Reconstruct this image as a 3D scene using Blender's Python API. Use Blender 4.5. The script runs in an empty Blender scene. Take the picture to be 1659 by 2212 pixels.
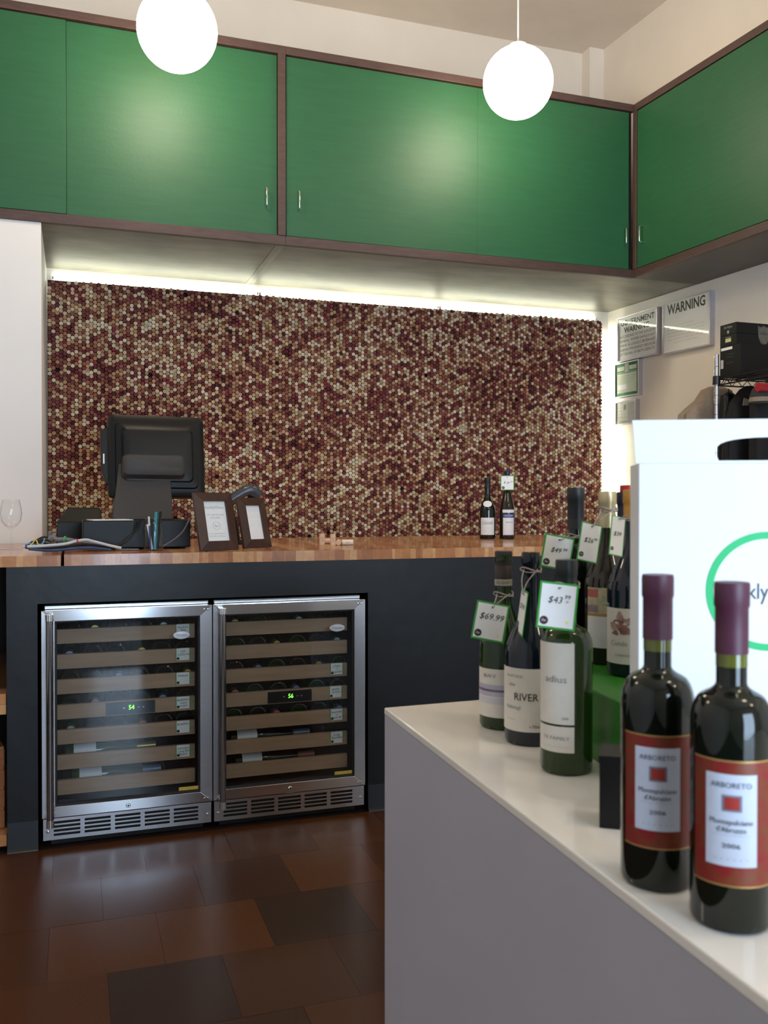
import bpy, math, random
from mathutils import Vector, Matrix, noise
S = bpy.context.scene
COL = S.collection
rnd = random.Random(7)
PI = math.pi
V = Vector

# ------------------------------------------------------------------ camera
FPX, YAW, HORIZ, CX, CY = 1950.0, math.radians(19.0), 1086.0, 829.5, 1106.0
PITCH = math.atan((CY - HORIZ) / FPX)
CAM = V((0, 0, 1.26))
cam_d = bpy.data.cameras.new('camera')
cam_d.sensor_fit = 'VERTICAL'; cam_d.sensor_height = 17.3
cam_d.lens = FPX / 2212 * 17.3
cam_d.clip_start = .02; cam_d.clip_end = 60
cam_d.dof.use_dof = True; cam_d.dof.focus_distance = 3.6; cam_d.dof.aperture_fstop = 4.0
cam = bpy.data.objects.new('camera', cam_d); COL.objects.link(cam)
cam.location = CAM; cam.rotation_euler = (PI / 2 - PITCH, 0, -YAW)
S.camera = cam

# ------------------------------------------------------------------ world, daylight, exposure
W = bpy.data.worlds.new('World'); S.world = W; W.use_nodes = True
bgn = W.node_tree.nodes['Background']
bgn.inputs['Color'].default_value = (.55, .72, 1, 1); bgn.inputs['Strength'].default_value = 1.6
def area(name, loc, rot, sx, sy, power, col):
    d = bpy.data.lights.new(name, 'AREA'); d.shape = 'RECTANGLE'; d.size = sx; d.size_y = sy
    d.energy = power; d.color = col
    o = bpy.data.objects.new(name, d); COL.objects.link(o); o.location = loc; o.rotation_euler = rot
    return o
# daylight entering by the shop window behind the camera
area('window_daylight', (1.25, -3.12, 1.45), (PI / 2, 0, 0), 2.1, 2.6, 190, (.60, .79, 1))
S.view_settings.view_transform = 'Standard'
S.view_settings.look = 'None'
S.view_settings.exposure = 0.08
S.view_settings.gamma = 1.0
S.view_settings.use_curve_mapping = False

# pixel -> world helpers
_F = V((math.sin(YAW) * math.cos(PITCH), math.cos(YAW) * math.cos(PITCH), -math.sin(PITCH)))
_R = V((math.cos(YAW), -math.sin(YAW), 0)); _U = _R.cross(_F)
def ray(x, y): return _F + _R * ((x - CX) / FPX) + _U * ((CY - y) / FPX)
def on_z(x, y, z): d = ray(x, y); return CAM + d * ((z - CAM.z) / d.z)
def on_y(x, y, Y): d = ray(x, y); return CAM + d * (Y / d.y)
def on_x(x, y, X): d = ray(x, y); return CAM + d * (X / d.x)
def at(x, y, dep): return CAM + ray(x, y) * dep

# ------------------------------------------------------------------ materials
def lin(c):
    f = lambda u: (u / 255 / 12.92) if u <= 10 else ((u / 255 + .055) / 1.055) ** 2.4
    return (f(c[0]), f(c[1]), f(c[2]), 1)
MATS = {}
def pm(name, rgb, rough=.5, metal=0, var=None, bump=None, spec=.5, coat=0, emit=None, grain=None, aniso=0):
    """procedural principled material; var=(scale, amount[, (sx,sy,sz)]) tints, bump=(scale, strength)"""
    if name in MATS: return MATS[name]
    m = bpy.data.materials.new(name); m.use_nodes = True
    nt = m.node_tree; N = nt.nodes; L = nt.links
    b = N['Principled BSDF']
    col = lin(rgb) if max(rgb) > 1.5 else (*rgb, 1)
    b.inputs['Base Color'].default_value = col
    b.inputs['Roughness'].default_value = rough; b.inputs['Metallic'].default_value = metal
    b.inputs['Specular IOR Level'].default_value = spec
    b.inputs['Coat Weight'].default_value = coat
    if coat: b.inputs['Coat Roughness'].default_value = .04
    b.inputs['Anisotropic'].default_value = aniso
    if emit:
        b.inputs['Emission Color'].default_value = (*emit[0], 1); b.inputs['Emission Strength'].default_value = emit[1]
    tc = N.new('ShaderNodeTexCoord')
    if var:
        mp = N.new('ShaderNodeMapping'); L.new(tc.outputs['Object'], mp.inputs['Vector'])
        if len(var) > 2: mp.inputs['Scale'].default_value = var[2]
        nz = N.new('ShaderNodeTexNoise'); nz.inputs['Scale'].default_value = var[0]; nz.inputs['Detail'].default_value = 5
        L.new(mp.outputs[0], nz.inputs['Vector'])
        mx = N.new('ShaderNodeMix'); mx.data_type = 'RGBA'
        a = var[1]
        mx.inputs['A'].default_value = (col[0] * (1 - a), col[1] * (1 - a), col[2] * (1 - a), 1)
        mx.inputs['B'].default_value = (min(1, col[0] * (1 + a)), min(1, col[1] * (1 + a)), min(1, col[2] * (1 + a)), 1)
        mr = N.new('ShaderNodeMapRange'); mr.inputs['From Min'].default_value = .3; mr.inputs['From Max'].default_value = .7
        L.new(nz.outputs['Fac'], mr.inputs['Value']); L.new(mr.outputs[0], mx.inputs['Factor'])
        L.new(mx.outputs['Result'], b.inputs['Base Color'])
    if bump:
        n2 = N.new('ShaderNodeTexNoise'); n2.inputs['Scale'].default_value = bump[0]; n2.inputs['Detail'].default_value = 3
        L.new(tc.outputs['Object'], n2.inputs['Vector'])
        bp = N.new('ShaderNodeBump'); bp.inputs['Strength'].default_value = bump[1]; bp.inputs['Distance'].default_value = .01
        L.new(n2.outputs['Fac'], bp.inputs['Height']); L.new(bp.outputs[0], b.inputs['Normal'])
    MATS[name] = m
    return m
def pane_mat(name, tint, rough=.02, base=.06):
    m = bpy.data.materials.new(name); m.use_nodes = True; nt = m.node_tree; N = nt.nodes; L = nt.links
    N.remove(N['Principled BSDF']); out = N['Material Output']
    t = N.new('ShaderNodeBsdfTransparent'); t.inputs['Color'].default_value = (*tint, 1)
    g = N.new('ShaderNodeBsdfGlossy'); g.inputs['Roughness'].default_value = rough
    lw = N.new('ShaderNodeLayerWeight'); lw.inputs['Blend'].default_value = .5
    pw = N.new('ShaderNodeMath'); pw.operation = 'POWER'; pw.inputs[1].default_value = 5
    L.new(lw.outputs['Facing'], pw.inputs[0])
    ad = N.new('ShaderNodeMath'); ad.operation = 'MULTIPLY_ADD'; ad.use_clamp = True; ad.inputs[1].default_value = 1 - base; ad.inputs[2].default_value = base
    L.new(pw.outputs[0], ad.inputs[0])
    mx = N.new('ShaderNodeMixShader'); L.new(ad.outputs[0], mx.inputs[0]); L.new(t.outputs[0], mx.inputs[1]); L.new(g.outputs[0], mx.inputs[2])
    L.new(mx.outputs[0], out.inputs['Surface']); MATS[name] = m
    return m

M_wall = pm('warm_white_paint', (234, 226, 215), .75, var=(3, .03), bump=(160, .05))
M_ceil = pm('ceiling_paint', (226, 214, 200), .85, var=(4, .04), bump=(120, .06))
M_wallL = pm('white_wall_paint', (232, 230, 228), .7, var=(3, .02))
M_green = pm('green_stained_plywood', (.017, .100, .039), .48, var=(6, .06, (1, 1, 9)), bump=(90, .05), spec=.42)
M_brown = pm('dark_brown_wood', (74, 54, 49), .5, var=(14, .18, (1, 1, 6)), bump=(60, .1))
M_chrome = pm('chrome', (225, 225, 225), .15, 1, var=(5, .02))
M_steel = pm('brushed_steel', (205, 205, 208), .24, 1, var=(3, .05, (1, 1, 40)), aniso=.5)
M_steelv = pm('polished_steel', (215, 215, 218), .14, 1, var=(2, .04))
M_black = pm('black_painted_wood', (15, 15, 17), .38, var=(5, .22, (1, 1, 4)), bump=(14, .10), spec=.38)
M_kick = pm('black_vinyl_base', (24, 27, 31), .35, var=(8, .1))
M_dark = pm('dark_interior', (16, 16, 18), .6, var=(9, .1))
M_blackp = pm('black_plastic', (14, 13, 13), .42, var=(40, .1), bump=(400, .04), spec=.3)
M_greyp = pm('dark_grey_textured_plastic', (56, 50, 47), .55, var=(90, .08), bump=(700, .08))
M_white = pm('white_laminate', (250, 247, 241), .13, var=(2, .02), spec=.6, coat=.3)
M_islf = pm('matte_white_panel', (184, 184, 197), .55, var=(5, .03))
M_card = pm('white_card', (246, 246, 246), .55, var=(30, .015))
M_ink = pm('black_ink', (30, 28, 34), .6, var=(80, .1))
M_inkg = pm('grey_ink', (150, 150, 150), .6, var=(80, .1))
M_tagg = pm('green_card_edge', (48, 160, 52), .5, var=(30, .05))
M_logo = pm('dark_logo_ink', (52, 36, 40), .5, var=(60, .08))
M_yel = pm('yellow_dot', (238, 242, 120), .5, var=(60, .04))
M_string = pm('grey_twine', (170, 160, 158), .8, var=(500, .5))
M_gblk = pm('black_green_bottle_glass', (.004, .007, .004), .045, var=(4, .2), spec=.5)
M_ggrn = pm('green_bottle_glass', (.012, .035, .004), .05, var=(5, .3), spec=.5)
M_gbrn = pm('amber_brown_bottle_glass', (.020, .014, .008), .05, var=(5, .25), spec=.5)
M_gblu = pm('blue_black_bottle_glass', (.006, .010, .022), .05, var=(5, .25), spec=.5)
M_glev = pm('pale_green_neck_glass', (.11, .12, .012), .08, var=(9, .2), coat=.4)
M_pane = pane_mat('door_glass', (.86, .89, .90), .04, .035)
M_clear = pane_mat('clear_glass', (.985, .99, .99), .02, .018)
M_signg = pane_mat('sign_glazing', (.98, .98, .98), .03, .02)
M_wframe = pm('walnut_frame_wood', (62, 34, 26), .35, var=(10, .25, (1, 8, 1)))
M_maple = pm('beech_shelf_wood', (176, 142, 112), .5, var=(7, .12, (1, 1, 9)))
M_label = pm('cream_label_paper', (226, 220, 210), .6, var=(60, .03))
M_labw = pm('white_label_paper', (236, 234, 234), .6, var=(60, .02))
M_rack = pm('black_wire_coating', (18, 18, 19), .35, var=(30, .1))
M_text_w = pm('white_print', (225, 225, 225), .5, var=(60, .03))
M_green_led = pm('green_led', (20, 60, 10), .5, var=(60, .02), emit=((.15, 1, .05), 6))

# ------------------------------------------------------------------ mesh builder
class MB:
    def __init__(s): s.v = []; s.f = []; s.c = None
    def add(s, vs, fs):
        o = len(s.v); s.v += [tuple(p) for p in vs]; s.f += [tuple(i + o for i in q) for q in fs]; return s
    def box(s, a, b):
        x0, y0, z0 = a; x1, y1, z1 = b
        return s.add([(x0, y0, z0), (x1, y0, z0), (x1, y1, z0), (x0, y1, z0), (x0, y0, z1), (x1, y0, z1), (x1, y1, z1), (x0, y1, z1)],
                     [(0, 3, 2, 1), (4, 5, 6, 7), (0, 1, 5, 4), (1, 2, 6, 5), (2, 3, 7, 6), (3, 0, 4, 7)])
    def prism(s, pts, vec):
        n = len(pts); vec = V(vec); a = [V(p) for p in pts]
        nrm = V((0, 0, 0))
        for i in range(n): nrm += a[i].cross(a[(i + 1) % n])
        if nrm.dot(vec) > 0: a = a[::-1]
        return s.add(a + [p + vec for p in a], [tuple(range(n)), tuple(range(2 * n - 1, n - 1, -1))] +
                     [(i, n + i, n + (i + 1) % n, (i + 1) % n) for i in range(n)])
    def lathe(s, prof, seg=28, c=(0, 0, 0), axis='z', a0=0, a1=None):
        full = a1 is None; c = V(c); rows = []
        vs = []
        for r, z in prof:
            row = []
            if r < 1e-6: row = [len(vs)] * (seg if full else seg + 1); vs.append(V((0, 0, z)))
            else:
                for k in range(seg if full else seg + 1):
                    t = 2 * PI * k / seg if full else a0 + (a1 - a0) * k / seg
                    row.append(len(vs)); vs.append(V((r * math.cos(t), r * math.sin(t), z)))
            rows.append(row)
        fs = []
        for i in range(len(rows) - 1):
            A, B = rows[i], rows[i + 1]; n = len(A)
            for k in range(n if full else n - 1):
                q = [A[k], A[(k + 1) % n], B[(k + 1) % n], B[k]]
                q2 = []
                for j in q:
                    if j not in q2: q2.append(j)
                if len(q2) > 2: fs.append(tuple(q2))
        if axis == 'y': vs = [V((p.x, p.z, -p.y)) for p in vs]
        elif axis == 'x': vs = [V((p.z, p.y, -p.x)) for p in vs]
        return s.add([p + c for p in vs], fs)
    def cyl(s, c, r, h, axis='z', seg=20, r2=None):
        r2 = r if r2 is None else r2
        return s.lathe([(0, 0), (r, 0), (r2, h), (0, h)], seg, c, axis)
    def tube(s, pts, r, seg=8, closed=False):
        pts = [V(p) for p in pts]; n = len(pts); rings = []; up = None
        vs = []
        for i in range(n):
            if closed: t = pts[(i + 1) % n] - pts[i - 1]
            else: t = pts[min(i + 1, n - 1)] - pts[max(i - 1, 0)]
            t.normalize()
            if up is None: up = V((0, 0, 1)) if abs(t.z) < .9 else V((1, 0, 0))
            up = (up - t * up.dot(t)); up.normalize(); w = t.cross(up)
            rings.append(len(vs))
            for k in range(seg):
                a = 2 * PI * k / seg; vs.append(pts[i] + (up * math.cos(a) + w * math.sin(a)) * r)
        fs = []
        for i in range(n if closed else n - 1):
            A = rings[i]; B = rings[(i + 1) % n]
            for k in range(seg): fs.append((A + k, A + (k + 1) % seg, B + (k + 1) % seg, B + k))
        if not closed: fs += [tuple(range(seg - 1, -1, -1)), tuple(range(rings[-1], rings[-1] + seg))]
        return s.add(vs, fs)
    def xf(s, m): s.v = [tuple(m @ V(p)) for p in s.v]; return s
    def build(s, name, mat, parent=None, loc=None, smooth=False, bevel=0, seg=2, kind=None):
        me = bpy.data.meshes.new(name); me.from_pydata(s.v, [], s.f); me.validate(); me.update()
        if s.c:
            at_ = me.color_attributes.new('Col', 'FLOAT_COLOR', 'POINT')
            at_.data.foreach_set('color', [x for c in s.c for x in c])
        if smooth:
            me.polygons.foreach_set('use_smooth', [True] * len(me.polygons)); me.set_sharp_from_angle(angle=math.radians(38))
        me.materials.append(MATS[mat] if isinstance(mat, str) else mat)
        o = bpy.data.objects.new(name, me); COL.objects.link(o)
        if loc is not None: o.location = loc
        if parent is not None: o.parent = parent
        if bevel:
            b = o.modifiers.new('bevel', 'BEVEL'); b.width = bevel; b.segments = seg; b.limit_method = 'ANGLE'
        if kind: o['kind'] = kind
        return o
def tag(o, label=None, cat=None, group=None, kind=None):
    if label: o['label'] = label
    if cat: o['category'] = cat
    if group: o['group'] = group
    if kind: o['kind'] = kind
    return o
def thing(name, label, cat, loc=(0, 0, 0), rz=0, group=None):
    o = bpy.data.objects.new(name, None); COL.objects.link(o); o.empty_display_size = .05
    o.location = loc; o.rotation_euler = (0, 0, rz)
    return tag(o, label, cat, group)
def smooth_path(pts, n=8):
    P = [V(p) for p in pts]; P = [P[0] * 2 - P[1]] + P + [P[-1] * 2 - P[-2]]; out = []
    for i in range(1, len(P) - 2):
        for k in range(n):
            t = k / n; a, b, c, d = P[i - 1:i + 3]
            out.append(.5 * ((2 * b) + (c - a) * t + (2 * a - 5 * b + 4 * c - d) * t * t + (3 * b - a - 3 * c + d) * t ** 3))
    out.append(P[-2]); return out
_TX = {}
def text_geo(s, res=2):
    bold = s.startswith('#'); key0 = s
    if (s, res) in _TX: return _TX[(s, res)]
    cu = bpy.data.curves.new('t', 'FONT'); cu.body = s.lstrip('#') if bold else s; cu.offset = .022 if bold else 0; cu.size = 1; cu.resolution_u = res
    cu.align_x = 'CENTER'; cu.align_y = 'CENTER'
    ob = bpy.data.objects.new('t', cu); COL.objects.link(ob)
    me = bpy.data.meshes.new_from_object(ob)
    r = ([tuple(v.co) for v in me.vertices], [tuple(p.vertices) for p in me.polygons])
    bpy.data.objects.remove(ob); bpy.data.curves.remove(cu); bpy.data.meshes.remove(me)
    xs = [p[0] for p in r[0]]; w = (min(xs), max(xs)) if xs else (0, 1)
    _TX[(s, res)] = (r[0], r[1], w[1] - w[0]); return _TX[(s, res)]
def text_flat(mb, s, o, right, up, size, width=None, shear=0, rot=0, align=0):
    vs, fs, w = text_geo(s); o, right, up = V(o), V(right).normalized(), V(up).normalized()
    sx = size if width is None else width / w
    ca, sa = math.cos(rot), math.sin(rot); out = []
    for x, y, z in vs:
        X = (x + shear * y) * sx + align * w * sx / 2; Y = y * size
        out.append(o + right * (X * ca - Y * sa) + up * (X * sa + Y * ca))
    mb.add(out, fs)
def text_cyl(mb, s, R, th, z, size, width=None, shear=0):
    vs, fs, w = text_geo(s); sx = size if width is None else width / w; out = []
    for x, y, q in vs:
        a = th + (x + shear * y) * sx / R
        out.append((R * math.cos(a), R * math.sin(a), z + y * size))
    mb.add(out, fs)
def copy_tree(o, parent=None):
    c = o.copy(); COL.objects.link(c)
    if parent is not None: c.parent = parent
    for ch in [x for x in bpy.data.objects if x.parent == o]: copy_tree(ch, c)
    return c
def struct(name, mb, mat, bevel=0):
    o = mb.build(name, mat, bevel=bevel); o['kind'] = 'structure'; return o

# ------------------------------------------------------------------ key dimensions
YC = 3.5            # counter front
ZT = 1.07           # counter top
YB = 4.80           # counter back
YW = 5.50           # back wall
YCAB = 4.597        # overhead cabinet faces
ZS = 2.604          # soffit
ZCT = 3.616         # cabinet top
ZCEIL = 4.372
def XR(y): return 3.56 + .07 * (5.5 - y)       # right wall
def XRC(y): return 3.15 + .065 * (YCAB - y)    # right cabinet face

# ------------------------------------------------------------------ room shell
fl = struct('floor', MB().box((-3.2, -3.2, -.06), (4.4, 5.7, -.004)), pm('floor_bedding', (40, 22, 14), .7, var=(20, .2)))
tile_cols = [(76, 43, 22), (72, 41, 22), (68, 39, 22), (82, 47, 22), (60, 35, 23), (51, 32, 24)]
tmats = []
for i, c in enumerate(tile_cols):
    m = pm('cork_tile_%d' % i, c, .29, var=(160, .20), bump=(9, .03), spec=.36); tmats.append(m)
tmesh = {}
tw, tr = .305, .325
fixed = {}
for r in range(0, 11):
    y1 = 3.49 - r * tr; y0 = y1 - tr
    off = .235 if r % 2 == 0 else .0825
    for k in range(-5, 5):
        x0 = off + k * tw
        if x0 + tw > 1.6 and y0 < 3.0: continue
        if x0 < -1.25: continue
        cxm, cym = x0 + tw / 2, (y0 + y1) / 2
        ci = rnd.choice([0, 0, 1, 1, 2, 2, 3, 4])
        if abs(cxm - .69) < .05 and abs(cym - 2.67) < .05: ci = 5
        elif abs(cxm - .235) < .05 and abs(cym - 2.35) < .05: ci = 5
        elif abs(cxm - .54) < .05 and abs(cym - 3.0) < .05: ci = 4
        elif abs(cxm - .38) < .05 and abs(cym - 2.67) < .05: ci = 3
        elif abs(cxm - .845) < .05 and abs(cym - 3.0) < .05: ci = 3
        if ci not in tmesh:
            t0 = MB().box((-tw / 2 + .0004, -tr / 2 + .0004, -.0046), (tw / 2 - .0004, tr / 2 - .0004, 0)).build('tile', tmats[ci], fl)
            tmesh[ci] = t0.data; t = t0
        else:
            t = bpy.data.objects.new('tile', tmesh[ci]); COL.objects.link(t); t.parent = fl
        t.location = (cxm, cym, -rnd.random() * .0005)
struct('ceiling', MB().box((-3.2, -3.2, ZCEIL), (4.4, 5.7, ZCEIL + .1)), M_ceil)
struct('wall_back', MB().box((-3.2, YW, 0), (4.4, YW + .15, ZCEIL)), M_wall)
struct('wall_left', MB().prism([(-3.0, YCAB + .004, 0), (-.14, YCAB + .004, 0), (-.14, YW, 0), (-3.0, YW, 0)], (0, 0, ZS - .002)), M_wallL)
struct('wall_side', MB().box((-3.2, -3.2, 0), (-3.0, 5.6, ZCEIL)), M_wallL)
struct('wall_right', MB().prism([(XR(5.7), 5.7, 0), (XR(-3.2), -3.2, 0), (4.6, -3.2, 0), (4.6, 5.7, 0)], (0, 0, ZCEIL)), M_wall)
# furred-out upper part of the right wall and the corner pilaster above the cabinets
struct('trim_1', MB().prism([(3.45, 5.5, 2.7), (3.45 + .05 * 8.6, -3.1, 2.7), (XR(-3.1) + .02, -3.1, 2.7), (XR(5.5) + .02, 5.5, 2.7)], (0, 0, ZCEIL - 2.7)), M_wall)
struct('trim_2', MB().box((3.345, 5.40, 2.7), (3.47, 5.52, ZCEIL)), M_wall)
wf = MB()
wf.box((-3.2, -3.35, 0), (4.6, -3.2, .12)); wf.box((-3.2, -3.35, 2.8), (4.6, -3.2, ZCEIL))
wf.box((-3.2, -3.35, .12), (.15, -3.2, 2.8)); wf.box((2.35, -3.35, .12), (4.6, -3.2, 2.8))
struct('wall_front', wf, M_wallL)
wn = MB()
for x in (.15, 1.23, 2.3): wn.box((x, -3.3, .12), (x + .05, -3.22, 2.8))
wn.box((.2, -3.3, .12), (2.3, -3.22, .17)); wn.box((.2, -3.3, 2.75), (2.3, -3.22, 2.8))
struct('window_1', wn, M_brown)

# ------------------------------------------------------------------ overhead cabinets
def pull(parent, p, out, h=.095, d=.028):
    p, out = V(p), V(out).normalized()
    a = p + V((0, 0, -h / 2)); b = p + V((0, 0, h / 2))
    MB().tube([a, a + out * d * .8, a + out * d + V((0, 0, h * .08)), b + out * d - V((0, 0, h * .08)), b + out * d * .8, b], .0036, 8).build('handle', M_chrome, parent, smooth=True)
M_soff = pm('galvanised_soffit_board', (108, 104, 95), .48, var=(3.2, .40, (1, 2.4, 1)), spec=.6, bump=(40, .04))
def doorbox(mb, a, b): return mb.box(a, b)
cabA = thing('overhead_cabinet', 'green overhead cabinet above the white wall end, two doors in dark brown frame', 'cabinet', (.2, YCAB, ZS))
def L(o): return V(o.location)
def pmb(parent, mb, name, mat, **k):
    o = mb.build(name, mat, parent, **k); o.matrix_parent_inverse = Matrix.Translation(-V(parent.location)) if parent.rotation_euler.z == 0 and parent.parent is None else Matrix.Identity(4)
    return o
fd = .022
def rails(c, x0, x1):
    pmb(c, MB().box((x0, YCAB - .006, ZCT - .042), (x1, YCAB + fd, ZCT)), 'top_rail', M_brown, bevel=.002)
    pmb(c, MB().box((x0, YCAB - .006, ZS - .012), (x1, YCAB + fd, ZS + .036)), 'bottom_rail', M_brown, bevel=.002)
rails(cabA, -3.0, 1.044)
pmb(cabA, MB().box((1.004, YCAB - .008, ZS + .0365), (1.044, YCAB + fd, ZCT - .0425)), 'post', M_brown, bevel=.002)
pmb(cabA, MB().box((-3.0, YCAB + .03, ZS + .02), (1.044, YW - .002, ZCT - .01)), 'carcass', M_dark)
z0, z1 = ZS + .040, ZCT - .048
d = pmb(cabA, MB().box((-1.5, YCAB + .001, z0), (-.0262, YCAB + .019, z1)), 'door', M_green, bevel=.0012)
d = pmb(cabA, MB().box((-.025, YCAB + .009, z0), (1.001, YCAB + .026, z1)), 'door', M_green, bevel=.0012)
def subhandle(dr, root, p, out):
    pull(dr, p, out); h = [c for c in dr.children if c.name.startswith('handle')][-1]
    return h
subhandle(d, cabA, (.943, YCAB + .010, 2.826), (0, -1, 0))
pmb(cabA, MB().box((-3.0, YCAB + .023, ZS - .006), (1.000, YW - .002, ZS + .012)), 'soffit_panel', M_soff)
pmb(cabA, MB().box((1.001, YCAB + .023, ZS - .0075), (1.046, YW - .002, ZS + .012)), 'joint_strip', pm('soffit_joint_filler', (140, 136, 126), .5, var=(20, .25, (1, .2, 1))))
cabB = thing('overhead_cabinet', 'wide green overhead cabinet above the cork wall with two scratched doors', 'cabinet', (2.1, YCAB, ZS))
rails(cabB, 1.0445, 3.150)
pmb(cabB, MB().box((1.045, YCAB + .03, ZS + .02), (3.15, YW - .002, ZCT - .01)), 'carcass', M_dark)
d = pmb(cabB, MB().box((1.049, YCAB + .004, z0), (2.1346, YCAB + .022, z1)), 'door', M_green, bevel=.0012)
subhandle(d, cabB, (1.113, YCAB + .005, 2.826), (0, -1, 0))
d = pmb(cabB, MB().box((2.1352, YCAB + .005, z0), (3.118, YCAB + .023, z1)), 'door', M_green, bevel=.0012)
subhandle(d, cabB, (3.085, YCAB + .006, 2.83), (0, -1, 0))
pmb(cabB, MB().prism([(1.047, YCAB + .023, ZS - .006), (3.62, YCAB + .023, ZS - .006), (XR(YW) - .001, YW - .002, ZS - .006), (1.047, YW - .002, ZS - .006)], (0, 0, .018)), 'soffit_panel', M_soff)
cabC = thing('overhead_cabinet', 'green overhead cabinet along the wall with the warning signs', 'cabinet', (3.2, 3.6, ZS))
ya, yb = YCAB - .008, 1.6
def rb(off0, off1, za, zb, y0=ya, y1=yb): return MB().prism([(XRC(y0) + off0, y0, za), (XRC(y0) + off1, y0, za), (XRC(y1) + off1, y1, za), (XRC(y1) + off0, y1, za)], (0, 0, zb - za))
pmb(cabC, rb(-.006, .022, ZCT - .042, ZCT), 'top_rail', M_brown, bevel=.002)
pmb(cabC, rb(-.006, .022, ZS - .012, ZS + .036), 'bottom_rail', M_brown, bevel=.002)
pmb(cabC, rb(-.008, .022, ZS + .0365, ZCT - .0425, YCAB + .0, YCAB - .03), 'post', M_brown, bevel=.002)
pmb(cabC, rb(.03, .36, ZS + .02, ZCT - .01), 'carcass', M_dark)
d = pmb(cabC, rb(-.002, .017, z0, z1, YCAB - .034, 2.9), 'door', M_green, bevel=.0012)
subhandle(d, cabC, (XRC(4.51) + .0, 4.51, 2.83), (-1, 0, 0))
d = pmb(cabC, rb(-.002, .017, z0, z1, 2.896, 1.65), 'door', M_green, bevel=.0012)
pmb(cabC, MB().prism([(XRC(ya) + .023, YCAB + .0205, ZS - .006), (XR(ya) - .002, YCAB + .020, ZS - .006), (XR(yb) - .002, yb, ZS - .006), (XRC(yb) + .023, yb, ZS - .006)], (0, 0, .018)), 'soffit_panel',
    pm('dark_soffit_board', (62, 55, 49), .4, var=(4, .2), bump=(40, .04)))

# ------------------------------------------------------------------ cork panel
def cork_attr_mat():
    m = bpy.data.materials.new('wine_cork'); m.use_nodes = True; nt = m.node_tree; N = nt.nodes
    b = N['Principled BSDF']; b.inputs['Roughness'].default_value = .8; b.inputs['Specular IOR Level'].default_value = .25
    a = N.new('ShaderNodeAttribute'); a.attribute_name = 'Col'
    tc = N.new('ShaderNodeTexCoord'); nz = N.new('ShaderNodeTexNoise'); nz.inputs['Scale'].default_value = 300
    nt.links.new(tc.outputs['Object'], nz.inputs['Vector'])
    mx = N.new('ShaderNodeMix'); mx.data_type = 'RGBA'; mx.blend_type = 'MULTIPLY'; mx.inputs['Factor'].default_value = .15
    nt.links.new(a.outputs['Color'], mx.inputs['A']); nt.links.new(nz.outputs['Color'], mx.inputs['B'])
    nt.links.new(mx.outputs['Result'], b.inputs['Base Color'])
    MATS['wine_cork'] = m; return m
M_cork = cork_attr_mat()
PX0, PX1, PZ0, PZ1, PYB = -.133, 3.472, .95, 2.528, 5.462
panel = thing('cork_panel', 'wall panel covered in thousands of used wine corks, set end-on', 'cork panel', (1.67, PYB, PZ0))
pmb(panel, MB().box((PX0, PYB, PZ0), (PX1 + .006, PYB + .010, PZ1 - .006)), 'backing_board', pm('black_backing_board', (44, 28, 24), .8, var=(9, .2)))
def cork_col(x, z):
    n = noise.noise(V((x * 1.7, z * 2.1, 3.1))) * .5 + noise.noise(V((x * 5, z * 6, 9.7))) * .35
    u = rnd.random() + n * .50 + .09 + .10 * max(0, 1 - x / .8)
    if u > .96: c = (222, 204, 172)
    elif u > .80: c = (206, 176, 138)
    elif u > .66: c = (184, 142, 104)
    elif u > .54: c = (164, 112, 86)
    elif u > .40: c = (144, 88, 72)
    elif u > .24: c = (122, 66, 60)
    elif u > .10: c = (104, 48, 50)
    else: c = (80, 40, 38)
    if rnd.random() < .03: c = (132, 54, 64)
    j = rnd.uniform(1.0, 1.25); c = lin(c)
    return (c[0] * j, c[1] * j * rnd.uniform(.96, 1.03), c[2] * j)
def cork_geo(r, ln, col, ring, inner):
    n = 10; vs = []; cs = []
    def rowv(rad, y, c):
        for k in range(n): a = 2 * PI * (k + .5) / n; vs.append((rad * math.cos(a), y, rad * math.sin(a))); cs.append((*c, 1))
    side = tuple(x * .75 for x in col)
    rowv(r, 0, side); rowv(r, -ln + .001, side); rowv(r * .95, -ln, col); rowv(r * .55, -ln, inner)
    fs = []
    for a in range(3):
        for k in range(n): fs.append((a * n + k, (a + 1) * n + k, (a + 1) * n + (k + 1) % n, a * n + (k + 1) % n))
    fs.append(tuple(3 * n + k for k in range(n)))
    return vs, fs, cs
stuff = MB(); stuff.c = []
colp, rowp = .0203, .0229
singles = []
ncol = int((PX1 - PX0) / colp); nrow = int((PZ1 - PZ0) / rowp)
variants = {}
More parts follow.
